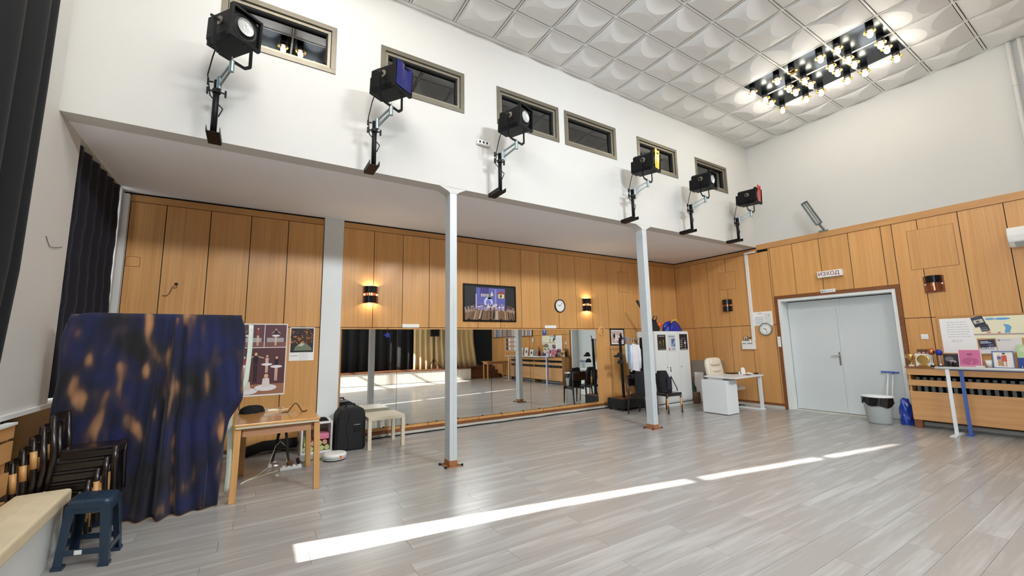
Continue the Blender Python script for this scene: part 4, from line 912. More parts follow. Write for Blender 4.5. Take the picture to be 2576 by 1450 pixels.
prints('print', sh, P(-.168, -.25, .0062), w*.336, (0, 0, .5), t, gap=.0003)
# access hatches and loose wires
def hatch(o, n, w_, h_, lab):
    P, w = fr(o, n); q = MB(); wbox(q, P, -w_/2, w_/2, -h_/2, h_/2, .0, .004); ob = q.build('access_hatch', 'panel_wood'); tag(ob, lab, 'hatch', 'access hatches in the panels')
    q = MB()
    for a in ((-w_/2-.006, w_/2+.006, h_/2, h_/2+.006), (-w_/2-.006, w_/2+.006, -h_/2-.006, -h_/2), (-w_/2-.006, -w_/2, -h_/2, h_/2), (w_/2, w_/2+.006, -h_/2, h_/2)): wbox(q, P, *a, .0, .0012)
    q.build('joint', 'brown_trim', ob)
hatch((7.63, YB, 2.915), NB, .35, .49, 'flush wooden hatch in the back wall panels above the clothes rack')
hatch((XR, 5.62, 2.88), NR, .40, .41, 'flush wooden hatch above the unlit lamp on the right wall')
hatch((XR, 2.04, 2.95), NR, .57, .68, 'large flush wooden hatch above the broken wall lamp')
hatch((XL+.15, YB, 2.62), NB, .13, .12, 'tiny square hatch in the panels beside the navy curtain')
t = thing('loose_wire', 'loose wire end hanging from a hole in the panel above the draped board', 'wire', (-.92, YB, 2.35))
q = MB(); q.cyl((-.918, YB-.002, 2.352), (-.918, YB+.001, 2.352), .02, n=10); q.build('hole', 'void_black', t)
q = MB(); q.tube([(-.92, YB-.006, 2.35), (-.95, YB-.02, 2.31), (-.97, YB-.016, 2.24), (-1.0, YB-.012, 2.19), (-1.05, YB-.008, 2.19)], .004, 5); q.tube([(-.92, YB-.006, 2.35), (-.90, YB-.03, 2.33), (-.91, YB-.03, 2.30), (-.94, YB-.015, 2.30)], .004, 5); q.build('wire', 'plain_brown', t)
q = MB(); q.tube([(XL+.006, 4.93, 2.44), (XL+.006, 4.96, 2.41), (XL+.006, 5.02, 2.37), (XL+.006, 5.12, 2.38), (XL+.006, 5.28, 2.42)], .0022, 5); tag(q.build('stray_wire', 'steel_dark'), 'thin dark stray wire on the white pier beside the black curtain', 'wire')
# ---------------------------------------------------------------- clothes rack corner
t = thing('clothes_rack', 'black rolling clothes rack beside the small framed photograph', 'clothes rack', (7.3, 6.62, 0))
q = MB(); q.box(6.75, 7.63, 6.44, 6.9, .05, .25); q.build('base', 'black_matte', t, bevel=.015)
q = MB(); q.box(6.78, 7.60, 6.47, 6.87, .25, .262); q.build('base_mat', 'plain_brown', t)
for x in (6.8, 7.58):
    for y in (6.48, 6.86): q = MB(); q.cyl((x-.012, y, .025), (x+.012, y, .025), .025, n=12); q.build('caster', 'rubber', t)
q = MB(); q.bar((6.955, 6.6, .25), (6.925, 6.6, 1.56), .035, .05); q.build('post', 'black_metal', t); q = MB(); q.bar((7.575, 6.6, .25), (7.60, 6.6, 1.56), .035, .05); q.build('post', 'black_metal', t)
q = MB(); q.cyl((6.86, 6.6, 1.53), (7.63, 6.6, 1.53), .011, n=10); q.build('rail', 'chrome', t)
for sx_ in (6.92,): q = MB(); q.tube([(sx_, 6.58, 1.56), (sx_, 6.57, 1.61), (sx_-.02, 6.57, 1.63)], .01, 6); q.build('hook', 'black_metal', t)
def garment(name, label, cat, x, m, half, length, top=1.42, lean=0., y=6.6, sleeve=0., seed=1, wide=.1, sl_len=.4):
    t = thing(name, label, cat, (x, y, top-length), 0, 'clothes on the rack')
    q = MB(); q.tube([(x, y-.02, 1.52), (x, y-.018, 1.545), (x, y, 1.555), (x, y+.02, 1.545), (x, y+.022, 1.525), (x, y+.004, 1.495), (x, y, 1.46)], .004, 6); q.tube([(x-half*.8, y-.0, top-.03), (x, y, 1.462), (x+half*.8, y, top-.03), (x-half*.8, y, top-.035)], .006, 6); q.build('hanger', 'white_plastic', t)
    rn = random.Random(seed); ph = rn.uniform(0, 6)
    def f(u, v):
        a = 2*PI*u; w_ = half*(.55+.45*min(1, v*4)) if v < .25 else half*(1+wide*(v-.25)); d = .02+.05*min(1, v*3)
        rr = 1+.12*math.sin(a*5+ph+v*2)*v
        return (x+w_*rr*math.cos(a)+lean*v, y+d*rr*math.sin(a), top-length*v-(.02*math.sin(a*3+ph) if v > .95 else 0))
    q = MB(); q.grid(f, 40, 14); q.build('garment', m, t, smooth=True, fix=False)
    if sleeve:
        for sg in (-1, 1):
            q = MB(); q.tube([(x+sg*half*.8, y, top-.03), (x+sg*half*1.15, y, top-.14), (x+sg*(half*1.2+.02), y+.01, top-.14-sl_len*.5), (x+sg*(half*1.25), y, top-.14-sl_len)], [.045, .055, .05, .04], 12); q.build('sleeve', m, t, smooth=True)
    return t
mat('shirt_white', (226, 226, 232), .9, var=.06, vs=14); mat('dark_cloth2', (26, 26, 30), .95, var=.2, vs=10)
garment('white_shirt', 'white shirt on a hanger, hanging from the clothes rack', 'shirt', 7.365, 'shirt_white', .115, .60, sleeve=1, seed=2, sl_len=.42)
garment('black_dress', 'long black garment hanging from the rack behind the post', 'garment', 7.50, 'dark_cloth2', .085, .95, seed=4, y=6.79)
q = lump(MB(), (6.81, 6.53, 1.14), .08, .05, .10, 22, 8, 11); q.prism([(0, 0), (.07, .01), (.08, .03), (.0, .05)], (6.76, 6.52, 1.14), (-1, 0, 0), (0, 0, 1), (0, .06, 0)); tag(q.build('black_hat', 'dark_cloth2', smooth=True), 'black hat hooked on the end of the clothes rack, upper one', 'hat', 'hats on the clothes rack')
q = lump(MB(), (6.83, 6.53, 1.0), .08, .05, .09, 22, 8, 12); tag(q.build('black_hat', 'dark_cloth2', smooth=True), 'black hat hooked on the end of the clothes rack, lower one', 'hat', 'hats on the clothes rack')
def umbrella(x, m, lab, z0, z1, hook):
    t = thing('folded_umbrella', lab, 'umbrella', (x, 6.55, z0), 0, 'umbrellas on the clothes rack')
    q = MB(); q.tube([(x, 6.55, z0), (x, 6.55, z0+.05), (x, 6.55, (z0+z1)/2), (x, 6.55, z1)], [.006, .012, .032, .028], 10); q.build('canopy', m, t, smooth=False)
    q = MB(); q.tube([(x, 6.55, z1), (x, 6.55, 1.50), (x, 6.57, 1.555), (x, 6.6, 1.57), (x, 6.625, 1.55), (x, 6.625, 1.52)], .010, 8); q.build('crook_handle', hook, t, smooth=True)
mat('umb_pale', (206, 212, 196), .6, var=.3, vs=30); mat('umb_blue', (126, 166, 208), .6, var=.2, vs=30)
umbrella(7.05, 'umb_pale', 'white and green folded umbrella hanging from the rack', 1.0, 1.42, 'blue_paint'); umbrella(7.14, 'umb_blue', 'pale blue folded umbrella hanging from the rack', .88, 1.40, 'umb_blue')
# ---------------------------------------------------------------- white lockers
cx0, cx1, cyf, cz = 7.80, 8.92, 6.29, 1.695
t = thing('locker', 'white metal locker cabinet with three doors and posters', 'locker', ((cx0+cx1)/2, 6.62, 0))
q = MB(); q.box(cx0-.1, cx1, cyf+.012, 6.79, 0.0, cz); q.build('carcass', 'white_gloss', t, bevel=.003)
ds = [cx0-.1, 8.10, 8.52, cx1]
for k, (a, c) in enumerate(zip(ds, ds[1:])):
    q = MB(); q.box(a+.003, c-.003, cyf, cyf+.012, .105, cz-.03); d_ = q.build('door', 'white_gloss', t, bevel=.002)
    xk = (8.075, 8.175, 8.575)[k]
    q = MB(); q.cyl((xk, cyf, .87), (xk, cyf-.012, .87), .014, n=12); q.build('lock', 'chrome', d_)
    if k == 1:
        q = MB(); q.tube([(xk, cyf-.014, .862), (xk-.012, cyf-.016, .85), (xk, cyf-.016, .83), (xk+.012, cyf-.016, .85), (xk, cyf-.014, .862)], .002, 5); q.box(xk-.006, xk+.006, cyf-.02, cyf-.01, .77, .83); q.build('key', 'steel_dark', d_)
q = MB(); q.box(cx0-.1, cx1, cyf-.004, cyf+.012, .0, .06); q.build('plinth', 'white_gloss', t)
q = MB(); q.box(cx0-.095, cx1-.005, cyf+.002, cyf+.012, .06, .075); q.build('slot', 'void_black', t)
def poster(name, lab, o, n, w_, h_, sh, txt=(), grp=None):
    t = thing(name, lab, 'poster', o, 0, grp); P, w = fr(o, n); q = MB(); wbox(q, P, -w_/2, w_/2, -h_/2, h_/2, .0003, .0015); q.build('sheet', 'paper', t)
    prints('print', sh, P(-w_/2, -h_/2, .0016), w*w_, (0, 0, h_), t, gap=.0003)
    for body, sz, a, b_, m in txt: text('lettering', body, sz, P(a*w_-w_/2, b_*h_-h_/2, .0045), w, (0, 0, 1), m, t, .0002)
    return t
py_ = cyf-.0005
poster('poster', 'dark poster with a yellow figure on the left locker door', (7.93, py_, 1.44), NB, .285, .35, [(rect(0, 0, 1, 1), (28, 26, 24), 0), (ell(.35, .4, .25, .25), (62, 54, 40), 1), (ell(.3, .5, .06, .08), (150, 130, 90), 2), (rect(.1, .03, .9, .08), (130, 124, 110), 1), (rect(.1, .12, .9, .15), (80, 76, 66), 1), (rect(.15, .87, .85, .93), (150, 146, 130), 1)]+figure(.72, .25, .45, (206, 176, 84), tutu=False, legs=(190, 160, 80), asp=1.2), [], 'posters on the locker')
poster('poster', 'pale grey poster with blue photograph on the middle locker door', (8.285, py_, 1.425), NB, .275, .385, [(rect(0, 0, 1, 1), (206, 210, 216), 0), (rect(.45, .28, .92, .75), (78, 110, 150), 1), ([(.5, .3), (.85, .6), (.9, .55), (.6, .3)], (206, 220, 230), 2), (ell(.14, .13, .08, .08), (206, 70, 80), 1), (rect(.5, .14, .9, .17), (90, 90, 96), 1), (rect(.55, .08, .85, .1), (90, 90, 96), 1)], [('WEST SIDE', .042, .5, .87, 'ink_dark')], 'posters on the locker')
poster('poster', 'black poster with a white dancer on the right locker door', (8.72, py_, 1.44), NB, .295, .375, [(rect(0, 0, 1, 1), (26, 26, 30), 0), (rect(.1, .03, .9, .07), (200, 200, 200), 1), (rect(.2, .72, .75, .745), (150, 150, 150), 1)]+[(rect(.08, .2+.13*k, .36, .24+.13*k), (186, 186, 186), 1) for k in range(4)]+figure(.68, .12, .55, (240, 238, 240), legs=(230, 196, 186), asp=1.25), [], 'posters on the locker')
# on top of the lockers
t = thing('tote_bag', 'bulging blue plastic tote bag with yellow strap on top of the lockers', 'bag', (8.58, 6.47, cz))
q = lump(MB(), (8.58, 6.47, cz), .30, .14, .25, 40, 12, 21); q.build('bag_body', 'blue_vinyl', t, smooth=True)
q = MB(); q.tube([(8.42, 6.38, cz+.2), (8.46, 6.35, cz+.26), (8.56, 6.34, cz+.275), (8.64, 6.35, cz+.24), (8.68, 6.37, cz+.18)], .014, 8); q.build('strap', 'gel_amber', t, smooth=True, label='yellow carrying strap')
t = thing('leaf_blower', 'black and orange garden blower with grey tube on top of the lockers', 'blower', (7.9, 6.47, cz))
q = lump(MB(), (7.90, 6.47, cz), .15, .12, .27, 30, 10, 31); q.build('motor_housing', 'black_matte', t, smooth=True)
q = MB(); q.lathe([(.001, .02), (.06, .015), (.07, -.02), (.06, -.05)], (8.0, 6.36, cz+.15), 16, M=Matrix.Rotation(PI/2, 4, 'X')); q.build('cover', 'orange', t, smooth=True)
q = MB(); q.cyl((7.82, 6.47, cz+.2), (7.40, 6.47, cz+.70), .035, .03, n=14); q.build('tube', 'steel_dark', t, smooth=True)
q = MB(); q.tube([(7.96, 6.45, cz+.22), (8.0, 6.43, cz+.34), (7.90, 6.43, cz+.36), (7.84, 6.45, cz+.24)], .014, 8); q.build('handle', 'black_gloss', t, smooth=True)
# ---------------------------------------------------------------- two chairs with bags by the post
def seat_chair(cx_, cy_, rz, label, worn):
    t = thing('wooden_chair', label, 'chair', (cx_, cy_, 0), 0, 'chairs by the post'); chair_parts(t, cx_-.2, cy_-.2, 0, .40, .40, .41, .36, worn=worn)
    q = MB(); q.box(cx_-.235, cx_-.215, cy_-.17, cy_+.17, .56, .72); q.build('back_panel', 'dark_wood', t, bevel=.004)
    t.rotation_euler = (0, 0, rz); return t
seat_chair(6.84, 5.97, -PI/2+.1, 'dark wooden chair with a black coat on it, left of the post', 0)
seat_chair(7.46, 5.86, -PI/2-.12, 'dark wooden chair with bare worn legs, right of the post', 1.1)
q = MB()
def coat(u, v):
    a = 2*PI*u; r = 1-.35*v**3; return (6.85+.17*r*math.cos(a)*(1+.06*math.sin(a*5)), 5.97+.12*r*math.sin(a)*(1+.08*math.sin(4*a+1))+.05*v, .412+.44*v-.01*math.sin(a*3)*v)
q.grid(coat, 30, 12); q.add([coat(k/30, 1) for k in range(30)], [list(range(30))]); tag(q.build('black_coat', 'dark_cloth2', smooth=True), 'black coat heaped on the chair left of the post', 'coat')
t = thing('backpack', 'dark navy backpack leaning on the chair right of the post', 'backpack', (7.46, 5.88, .41))
mat('navy_bag', (36, 38, 50), .8, bump=.2, bs=60)
def bp(u, v):
    a = 2*PI*u; e = v; r = (1-.55*max(0, e-.55)**1.3/.45) if e < .98 else .3
    return (7.44+.155*r*math.cos(a)*abs(math.cos(a))**-.25*1 if abs(math.cos(a)) > .05 else 7.44, 5.90+.10*r*math.sin(a)+.06*e, .414+.42*e)
q = MB(); q.grid(lambda u, v: (7.44+.165*(1-.5*max(0, v-.5)**1.5*2)*math.copysign(abs(math.cos(2*PI*u))**.6, math.cos(2*PI*u)), 5.90+.10*(1-.5*max(0, v-.6)*2)*math.copysign(abs(math.sin(2*PI*u))**.6, math.sin(2*PI*u))+.05*v, .414+.43*v), 32, 14); q.add([(7.44+.095*math.cos(2*PI*k/20), 5.95+.05*math.sin(2*PI*k/20), .844) for k in range(20)], [list(range(20))]); q.build('body', 'dark_cloth2', t, smooth=True)
q = MB(); q.box(7.40, 7.54, 5.785, 5.80, .46, .72); q.build('front_panel', 'navy_bag', t, bevel=.02, seg=3)
q = MB(); q.tube([(7.56, 5.82, .74), (7.60, 5.78, .60), (7.63, 5.74, .48), (7.61, 5.72, .43)], .010, 6); q.build('strap', 'black_matte', t)
# ---------------------------------------------------------------- desk corner
t = thing('desk', 'white desk with drawer pedestal and steel T-foot in the back right corner', 'desk', (8.6, 5.05, 0))
q = MB(); q.prism([(8.09, 5.40), (8.02, 4.70), (9.19, 4.76), (9.19, 5.40)], (0, 0, .705), (1, 0, 0), (0, 1, 0), (0, 0, .03)); q.build('desktop', 'white_gloss', t, bevel=.003)
q = MB(); q.box(7.985, 8.37, 4.875, 5.405, .012, .664); pd = q.build('pedestal', 'white_gloss', t, bevel=.003)
q = MB(); q.box(8.0, 8.35, 4.89, 5.39, 0, .012); q.build('pedestal_foot', 'black_matte', pd)
for k in range(3): q = MB(); q.box(8.371, 8.385, 4.885, 5.395, .02+.215*k, .225+.215*k); q.build('drawer_front', 'white_gloss', pd, bevel=.002)
q = MB(); q.box(8.09, 8.3, 5.0, 5.3, .664, .705); q.build('spacer', 'base_grey', t)
q = MB(); q.bar((9.20, 4.85, .03), (9.13, 4.82, .705), .05, .06, (0, 1, 0)); q.build('leg', 'white_gloss', t, bevel=.004)
q = MB(); q.box(9.10, 9.24, 4.80, 5.32, 0, .03); q.build('t_foot', 'white_gloss', t, bevel=.006)
# office chair
t = thing('office_chair', 'cream leather office chair behind the white desk', 'chair', (8.92, 5.55, 0))
ocx, ocy = 8.95, 5.60
def pad(q, c, hx, hy, hz, M, puff=.25, n=14):
    def f(u, v):
        a = 2*PI*u; e = PI*(v-.5); sgp = lambda w, p: math.copysign(abs(w)**p, w)
        p = Vector((hx*sgp(math.cos(a), .45)*sgp(math.cos(e), .45), hy*sgp(math.sin(a), .45)*sgp(math.cos(e), .45), hz*sgp(math.sin(e), .6)))
        return Vector(c)+M @ p
    return q.grid(f, n*2, n)
Mb = Matrix.Rotation(-.16, 3, 'X')
q = MB(); pad(q, (ocx-.01, ocy+.10, .80), .29, .055, .28, Mb); bk = q.build('backrest', 'cream_leather', t, smooth=True, fix=False)
q = MB(); pad(q, (ocx-.02, ocy+.08, .985), .2, .05, .085, Mb); q.build('head_cushion', 'cream_leather', bk, smooth=True, fix=False)
for k in range(2): q = MB(); pad(q, (ocx-.02, ocy+.045-.01*k, .80-.085*k), .13, .035, .04, Mb); q.build('tuft', 'cream_leather', bk, smooth=True, fix=False)
q = MB(); pad(q, (ocx+.02, ocy-.2, .44), .26, .27, .055, Matrix.Identity(3)); q.build('seat', 'cream_leather', t, smooth=True, fix=False)
for sg in (-1, 1):
    q = MB(); q.tube([(ocx+sg*.25, ocy+.04, .46), (ocx+sg*.28, ocy+.03, .62), (ocx+sg*.28, ocy-.0, .645), (ocx+sg*.28, ocy-.16, .62), (ocx+sg*.25, ocy-.2, .45)], .018, 8); q.build('armrest', 'black_matte', t, smooth=True)
q = MB(); q.cyl((ocx, ocy-.02, .07), (ocx, ocy-.02, .40), .028, n=12); q.build('gas_lift', 'chrome', t, smooth=True)
for k in range(5):
    a = 2*PI*k/5+.3; e = (ocx+.27*math.cos(a), ocy-.02+.27*math.sin(a)); q = MB(); q.bar((ocx, ocy-.02, .095), (e[0], e[1], .07), .05, .03); ar = q.build('base_arm', 'black_matte', t)
    q = MB(); q.cyl((e[0]-.02, e[1], .03), (e[0]+.02, e[1], .03), .03, n=12); q.build('caster', 'rubber', ar)
# things on the desk
dz = .735
t = thing('laptop', 'flat closed black laptop on the white desk', 'laptop', (8.98, 5.28, dz)); q = MB(); q.box(8.84, 9.14, 5.20, 5.38, dz, dz+.014); q.build('base', 'black_matte', t, bevel=.004); q = MB(); q.box(8.84, 9.14, 5.20, 5.38, dz+.015, dz+.022); q.build('lid', 'black_gloss', t, bevel=.003)
t = thing('pill_bottle', 'tiny white bottle on the desk beside the white stand', 'bottle', (8.85, 5.08, dz)); q = MB(); q.lathe([(.001, 0), (.018, 0), (.018, .045), (.012, .05)], (8.85, 5.08, dz), 12); q.build('body', 'white_plastic', t, smooth=True); q = MB(); q.lathe([(.014, .048), (.014, .064), (.001, .064)], (8.85, 5.08, dz), 12); q.build('lid', 'grey_plastic', t)
q = MB(); q.bar((8.66, 4.88, dz+.014), (8.74, 4.93, dz+.014), .026, .026); tag(q.build('pink_case', 'pink', bevel=.008), 'small pink pencil case lying on the white desk', 'case')
q = MB(); q.box(8.78, 8.92, 4.86, 4.95, dz, dz+.01); tag(q.build('notebook', 'navy_cloth'), 'small dark notebook lying on the white desk', 'notebook')
t = thing('table_sign', 'white arched table sign standing on the desk', 'sign', (8.93, 5.03, dz)); q = MB(); q.prism([(-.06, 0), (.06, 0), (.06, .09)]+[(.06*math.cos(a*PI/8), .09+.05*math.sin(a*PI/8)) for a in range(1, 8)]+[(-.06, .09)], (8.93, 5.03, dz+.008), (1, -.15, 0), (0, .1, 1), (0, .008, 0)); q.build('board', 'white_plastic', t, bevel=.002); q = MB(); q.box(8.88, 8.98, 5.0, 5.07, dz, dz+.008); q.build('base', 'white_plastic', t)
t = thing('tape_roll', 'roll of pale tape lying on the white desk', 'tape', (9.06, 4.96, dz)); q = MB(); q.lathe([(.024, 0), (.036, 0), (.036, .022), (.024, .022), (.024, 0)], (9.06, 4.96, dz), 18); q.build('roll', 'paper_cream', t)
q = MB(); q.lathe([(.001, 0), (.034, 0), (.036, .02), (.028, .03), (.001, .03)], (9.12, 5.04, dz), 16, sx=1.3); tag(q.build('soap_dish', 'paper_cream', smooth=True), 'small cream dish on the white desk', 'dish')
q = MB(); q.box(9.13, 9.19, 4.86, 4.93, dz, dz+.028); tag(q.build('stapler_box', 'black_matte', bevel=.004), 'small black box at the right end of the white desk', 'box')
q = coil(MB(), (9.36, 5.42, 0), .075, 14, 3, .007, 3, 1, .01); tag(q.build('desk_cable', 'rubber', smooth=True), 'coiled black cable on the floor under the desk', 'cable')
# behind the desk
mat('taupe', (142, 132, 120), .7, var=.06, vs=6)
q = MB(); q.prism([(5.86, 0), (6.72, 0), (6.72, .97), (5.86, .97)], (XR-.16, 0, .002), (0, 1, 0), (.12, 0, 1), (.012, 0, 0)); tag(q.build('grey_panel', 'taupe', bevel=.002), 'grey board leaning against the right wall behind the office chair', 'board')
q = MB(); q.prism([(6.28, 0), (6.52, 0), (6.52, .69), (6.28, .69)], (XR-.30, 0, .002), (0, 1, 0), (.1, 0, 1), (.006, 0, 0)); tag(q.build('whiteboard_sheet', 'paper'), 'white sheet leaning before the grey board beside the lockers', 'sheet')
mat('green_cloth', (38, 58, 52), .9, var=.3, vs=14); mat('bark', (96, 70, 50), .9, var=.3, vs=16, bump=.5, bs=30)
q = lump(MB(), (9.02, 6.36, .26), .09, .10, .20, 26, 8, 41); tag(q.build('green_bag', 'green_cloth', smooth=True), 'dark green bag resting on the wooden log beside the lockers', 'bag')
t = thing('tree_log', 'short section of tree log on the floor beside the lockers', 'log', (9.03, 6.25, 0)); q = MB(); q.lathe([(.098, 0), (.10, .12), (.096, .255)], (9.03, 6.28, 0), 22); q.build('bark', 'bark', t, smooth=True); q = MB(); q.lathe([(.001, .256), (.097, .256)], (9.03, 6.28, 0), 22); q.build('cut_face', 'leg_wood', t, fix=False); 
# ---------------------------------------------------------------- right wall: conduit and socket box
q = MB(); q.box(XR-.028, XR-.001, 5.075, 5.145, 1.442, 3.42); q.box(XR-.04, XR-.0145, 4.90, 5.145, 3.428, 3.46); tag(q.build('cable_duct', 'white_plastic', bevel=.004), 'white cable duct running down the right wall to the socket box', 'duct')
t = thing('socket_box', 'white socket box with a row of black outlets on the right wall', 'socket box', (XR, 5.22, 1.25)); P, w = fr((XR, 5.225, 1.345), NR)
q = MB(); wbox(q, P, -.145, .145, -.095, .095, .0, .06); q.build('case', 'white_plastic', t, bevel=.008)
for k in range(6):
    q = MB(); a = P(-.105+.037*k, .035, .06); q.cyl(a, P(-.105+.037*k, .035, .063), .012 if k != 2 else .006, n=12); q.build('outlet', 'black_matte', t)
t = thing('picture', 'tiny framed picture standing on the socket box', 'picture', (XR-.03, 5.28, 1.44)); P, w = fr((XR-.02, 5.285, 1.495), NR); frame(P, .085, .105, .008, .01, 'black_gloss', t); q = MB(); wbox(q, P, -.036, .036, -.046, .046, .001, .005); q.build('mount', 'paper_cream', t); prints('print', [(ell(.5, .6, .25, .25), (120, 100, 80), 0), (rect(.2, .05, .8, .4), (60, 50, 44), 0)], P(-.034, -.044, .0052), w*.068, (0, 0, .088), t)
t = thing('potted_plant', 'tiny potted plant on the socket box', 'plant', (XR-.03, 5.18, 1.44)); q = MB(); q.lathe([(.001, 0), (.016, 0), (.02, .035), (.001, .035)], (XR-.032, 5.185, 1.4405), 12); q.build('pot', 'white_plastic', t); mat('leaf', (42, 58, 40), .6)
for k in range(7):
    a = k*.9; q = MB(); b0 = Vector((XR-.032, 5.185, 1.475)); q.tube([b0, b0+Vector((-.006*math.cos(a), .02*math.sin(a), .03)), b0+Vector((-.012*math.cos(a), .05*math.sin(a), .04+.01*(k % 3)))], [.003, .007, .001], 5); q.build('leaf', 'leaf', t)
# notice, exit sign, label
NSH = [(rect(.06, .05, .5, .62), (226, 228, 232), 0)]+[(rect(.06, .62-.19*k, .5, .63-.19*k), (120, 122, 130), 1) for k in range(4)]+[(rect(.06+.11*k, .05, .068+.11*k, .62), (120, 122, 130), 2) for k in range(5)]+[(rect(.22, .84, .52, .865), (206, 110, 100), 0), (rect(.28, .92, .46, .935), (120, 120, 140), 0)]+[(rect(.58, .2+.07*k, .93, .215+.07*k), (140, 140, 146), 0) for k in range(10)]+[(rect(.78, .68, .81, .74), (30, 30, 34), 1)]
poster('notice', 'white printed evacuation notice on the wall above the silver clock', (XR-.0005, 4.875, 1.925), NR, .40, .31, NSH)
t = thing('exit_sign', 'white exit sign box on the panels above the double door', 'sign', (XR, 3.5, 2.67)); P, w = fr((XR, 3.505, 2.725), NR)
q = MB(); wbox(q, P, -.205, .205, -.062, .062, .0, .085); q.build('box', 'white_plastic', t, bevel=.006); text('lettering', 'ИЗХОД', .1, P(-.01, 0, .0855), w, (0, 0, 1), 'ink_red', t, .0004, bold=.001)
t = thing('small_label', 'small white label with green print over the door casing', 'label', (XR-.016, 3.585, 2.36)); P, w = fr((XR-.0165, 3.585, 2.395), NR); q = MB(); wbox(q, P, -.125, .125, -.032, .032, .0, .004); q.build('plate', 'white_plastic', t, bevel=.001)
prints('print', [(rect(.05, .3, .2, .7), (60, 150, 150), 0), (rect(.25, .35, .36, .65), (70, 150, 160), 0)]+[(rect(.42+.06*k, .42, .46+.06*k, .58), (80, 150, 160), 0) for k in range(8)], P(-.125, -.032, .0042), w*.25, (0, 0, .064), t)
# heater on the right wall
t = thing('quartz_heater', 'slim quartz heater angled out from the upper right wall', 'heater', (XR, 3.52, 3.6))
q = MB(); q.box(XR-.03, XR-.001, 3.46, 3.62, 3.594, 3.62); q.bar((XR-.02, 3.52, 3.62), (XR-.2, 3.52, 3.70), .03, .03); q.build('bracket', 'zinc', t)
A, B_ = Vector((XR-.27, 3.50, 3.70)), Vector((XR-.27, 3.715, 4.20)); ax_ = (B_-A).normalized(); nn = Vector((-.86, -.35, -.35)); nn = (nn-ax_*nn.dot(ax_)).normalized(); sd_ = ax_.cross(nn)
def hp(a, b_, c): return A+ax_*a+sd_*b_+nn*c
q = MB(); L_h = (B_-A).length
q.add([hp(0, -.035, -.03), hp(L_h, -.035, -.03), hp(L_h, .035, -.03), hp(0, .035, -.03), hp(0, -.062, .03), hp(L_h, -.062, .03), hp(L_h, .062, .03), hp(0, .062, .03)], [(0, 1, 2, 3), (0, 1, 5, 4), (3, 2, 6, 7), (0, 3, 7, 4), (1, 2, 6, 5)]); q.build('reflector', 'zinc', t, fix=False, solid=.003)
for k in (-.022, .022): q = MB(); q.cyl(hp(.02, k, .0), hp(L_h-.02, k, .0), .009, n=8); q.build('quartz_tube', 'pale_wood', t)
q = MB()
for k in range(9): q.cyl(hp(L_h*(k+.5)/9, -.06, .03), hp(L_h*(k+.5)/9, .06, .03), .0018, n=5)
for k in (-.05, .05): q.cyl(hp(0, k, .031), hp(L_h, k, .031), .0025, n=5)
q.build('wire_guard', 'zinc', t)
# air conditioner
t = thing('air_conditioner', 'white wall-mounted air conditioner at the right edge', 'air conditioner', (XR, .78, 2.76)); P, w = fr((XR, .77, 2.9), NR)
q = MB(); prof = [(0, -.145), (.12, -.145), (.2, -.07), (.215, .02), (.2, .11), (.16, .145), (0, .145)]; q.prism(prof, P(-.42, 0, 0), NR, (0, 0, 1), w*.84); q.build('case', 'white_plastic', t, bevel=.012, seg=3)
q = MB(); q.add([P(-.36, -.142, .125), P(.36, -.142, .125), P(.36, -.083, .196), P(-.36, -.083, .196)], [(0, 1, 2, 3)]); q.build('louvre', 'grey_plastic', t, fix=False, solid=.004)
# light switch
t = thing('light_switch', 'white double light switch between door and notice board', 'switch', (XR, 2.29, 1.46)); P, w = fr((XR, 2.29, 1.462), NR); q = MB(); wbox(q, P, -.045, .045, -.042, .042, 0, .012); q.build('plate', 'white_plastic', t, bevel=.003)
for a in (-.017, .017): q = MB(); wbox(q, P, a-.014, a+.014, -.02, .02, .012, .017); q.build('rocker', 'white_plastic', t, bevel=.002)
# ---------------------------------------------------------------- waste bin, bag, broom
t = thing('waste_bin', 'grey oval waste bin with black liner beside the double door', 'bin', (9.24, 2.93, 0)); bxx, byy = 9.25, 2.925
q = MB(); q.lathe([(.001, 0), (.15, 0), (.165, .02), (.20, .40), (.205, .44)], (bxx, byy, 0), 34, sx=.8, sy=1.02); q.build('body', 'grey_plastic', t, smooth=True)
q = MB(); q.lathe([(.214, .44), (.225, .448), (.222, .462), (.17, .475), (.001, .482)], (bxx, byy, 0), 34, sx=.8, sy=1.02); q.build('lid', 'white_gloss', t, smooth=True)
def liner(u, v):
    a = 2*PI*u; z = .446-(.13+.03*math.sin(a*2+.6)+.018*math.sin(a*5))*v; r = (.209+.006*v+.005*math.sin(a*11+3*v))-.0*v; return (bxx+r*.8*math.cos(a), byy+r*1.02*math.sin(a), z)
q = MB(); q.grid(liner, 48, 5); q.build('liner', 'black_gloss', t, smooth=True, fix=False)
t = thing('recycling_bag', 'clear blue bag stuffed with blue bottles standing beside the waste bin', 'bag', (9.48, 2.68, 0))
mat('crinkle_blue', (30, 66, 172), .15, var=.5, vs=22, bump=1., bs=22, coat=.6)
q = MB(); rn2 = random.Random(8)
q.grid(lambda u, v: (9.47+(.095*(1-.75*max(0, v-.6)**1.2*2.0)+.008*math.sin(u*37+v*11))*math.cos(2*PI*u), 2.625+(.085*(1-.75*max(0, v-.6)**1.2*2.0)+.008*math.sin(u*29-v*14))*math.sin(2*PI*u), .002+.42*v+.01*math.sin(u*19)), 36, 18); q.build('bag_body', 'crinkle_blue', t, smooth=True)
t = thing('floor_squeegee', 'white-handled floor squeegee with blue head leaning upside down on the door', 'squeegee', (9.55, 2.93, 0))
q = MB(); q.cyl((9.55, 2.93, .0), (9.845, 2.905, .83), .012, n=10); q.build('handle', 'white_plastic', t, smooth=True); q = MB(); q.bar((9.83, 3.0, .84), (9.845, 2.75, .83), .03, .028); q.build('head', 'blue_paint', t, bevel=.004)
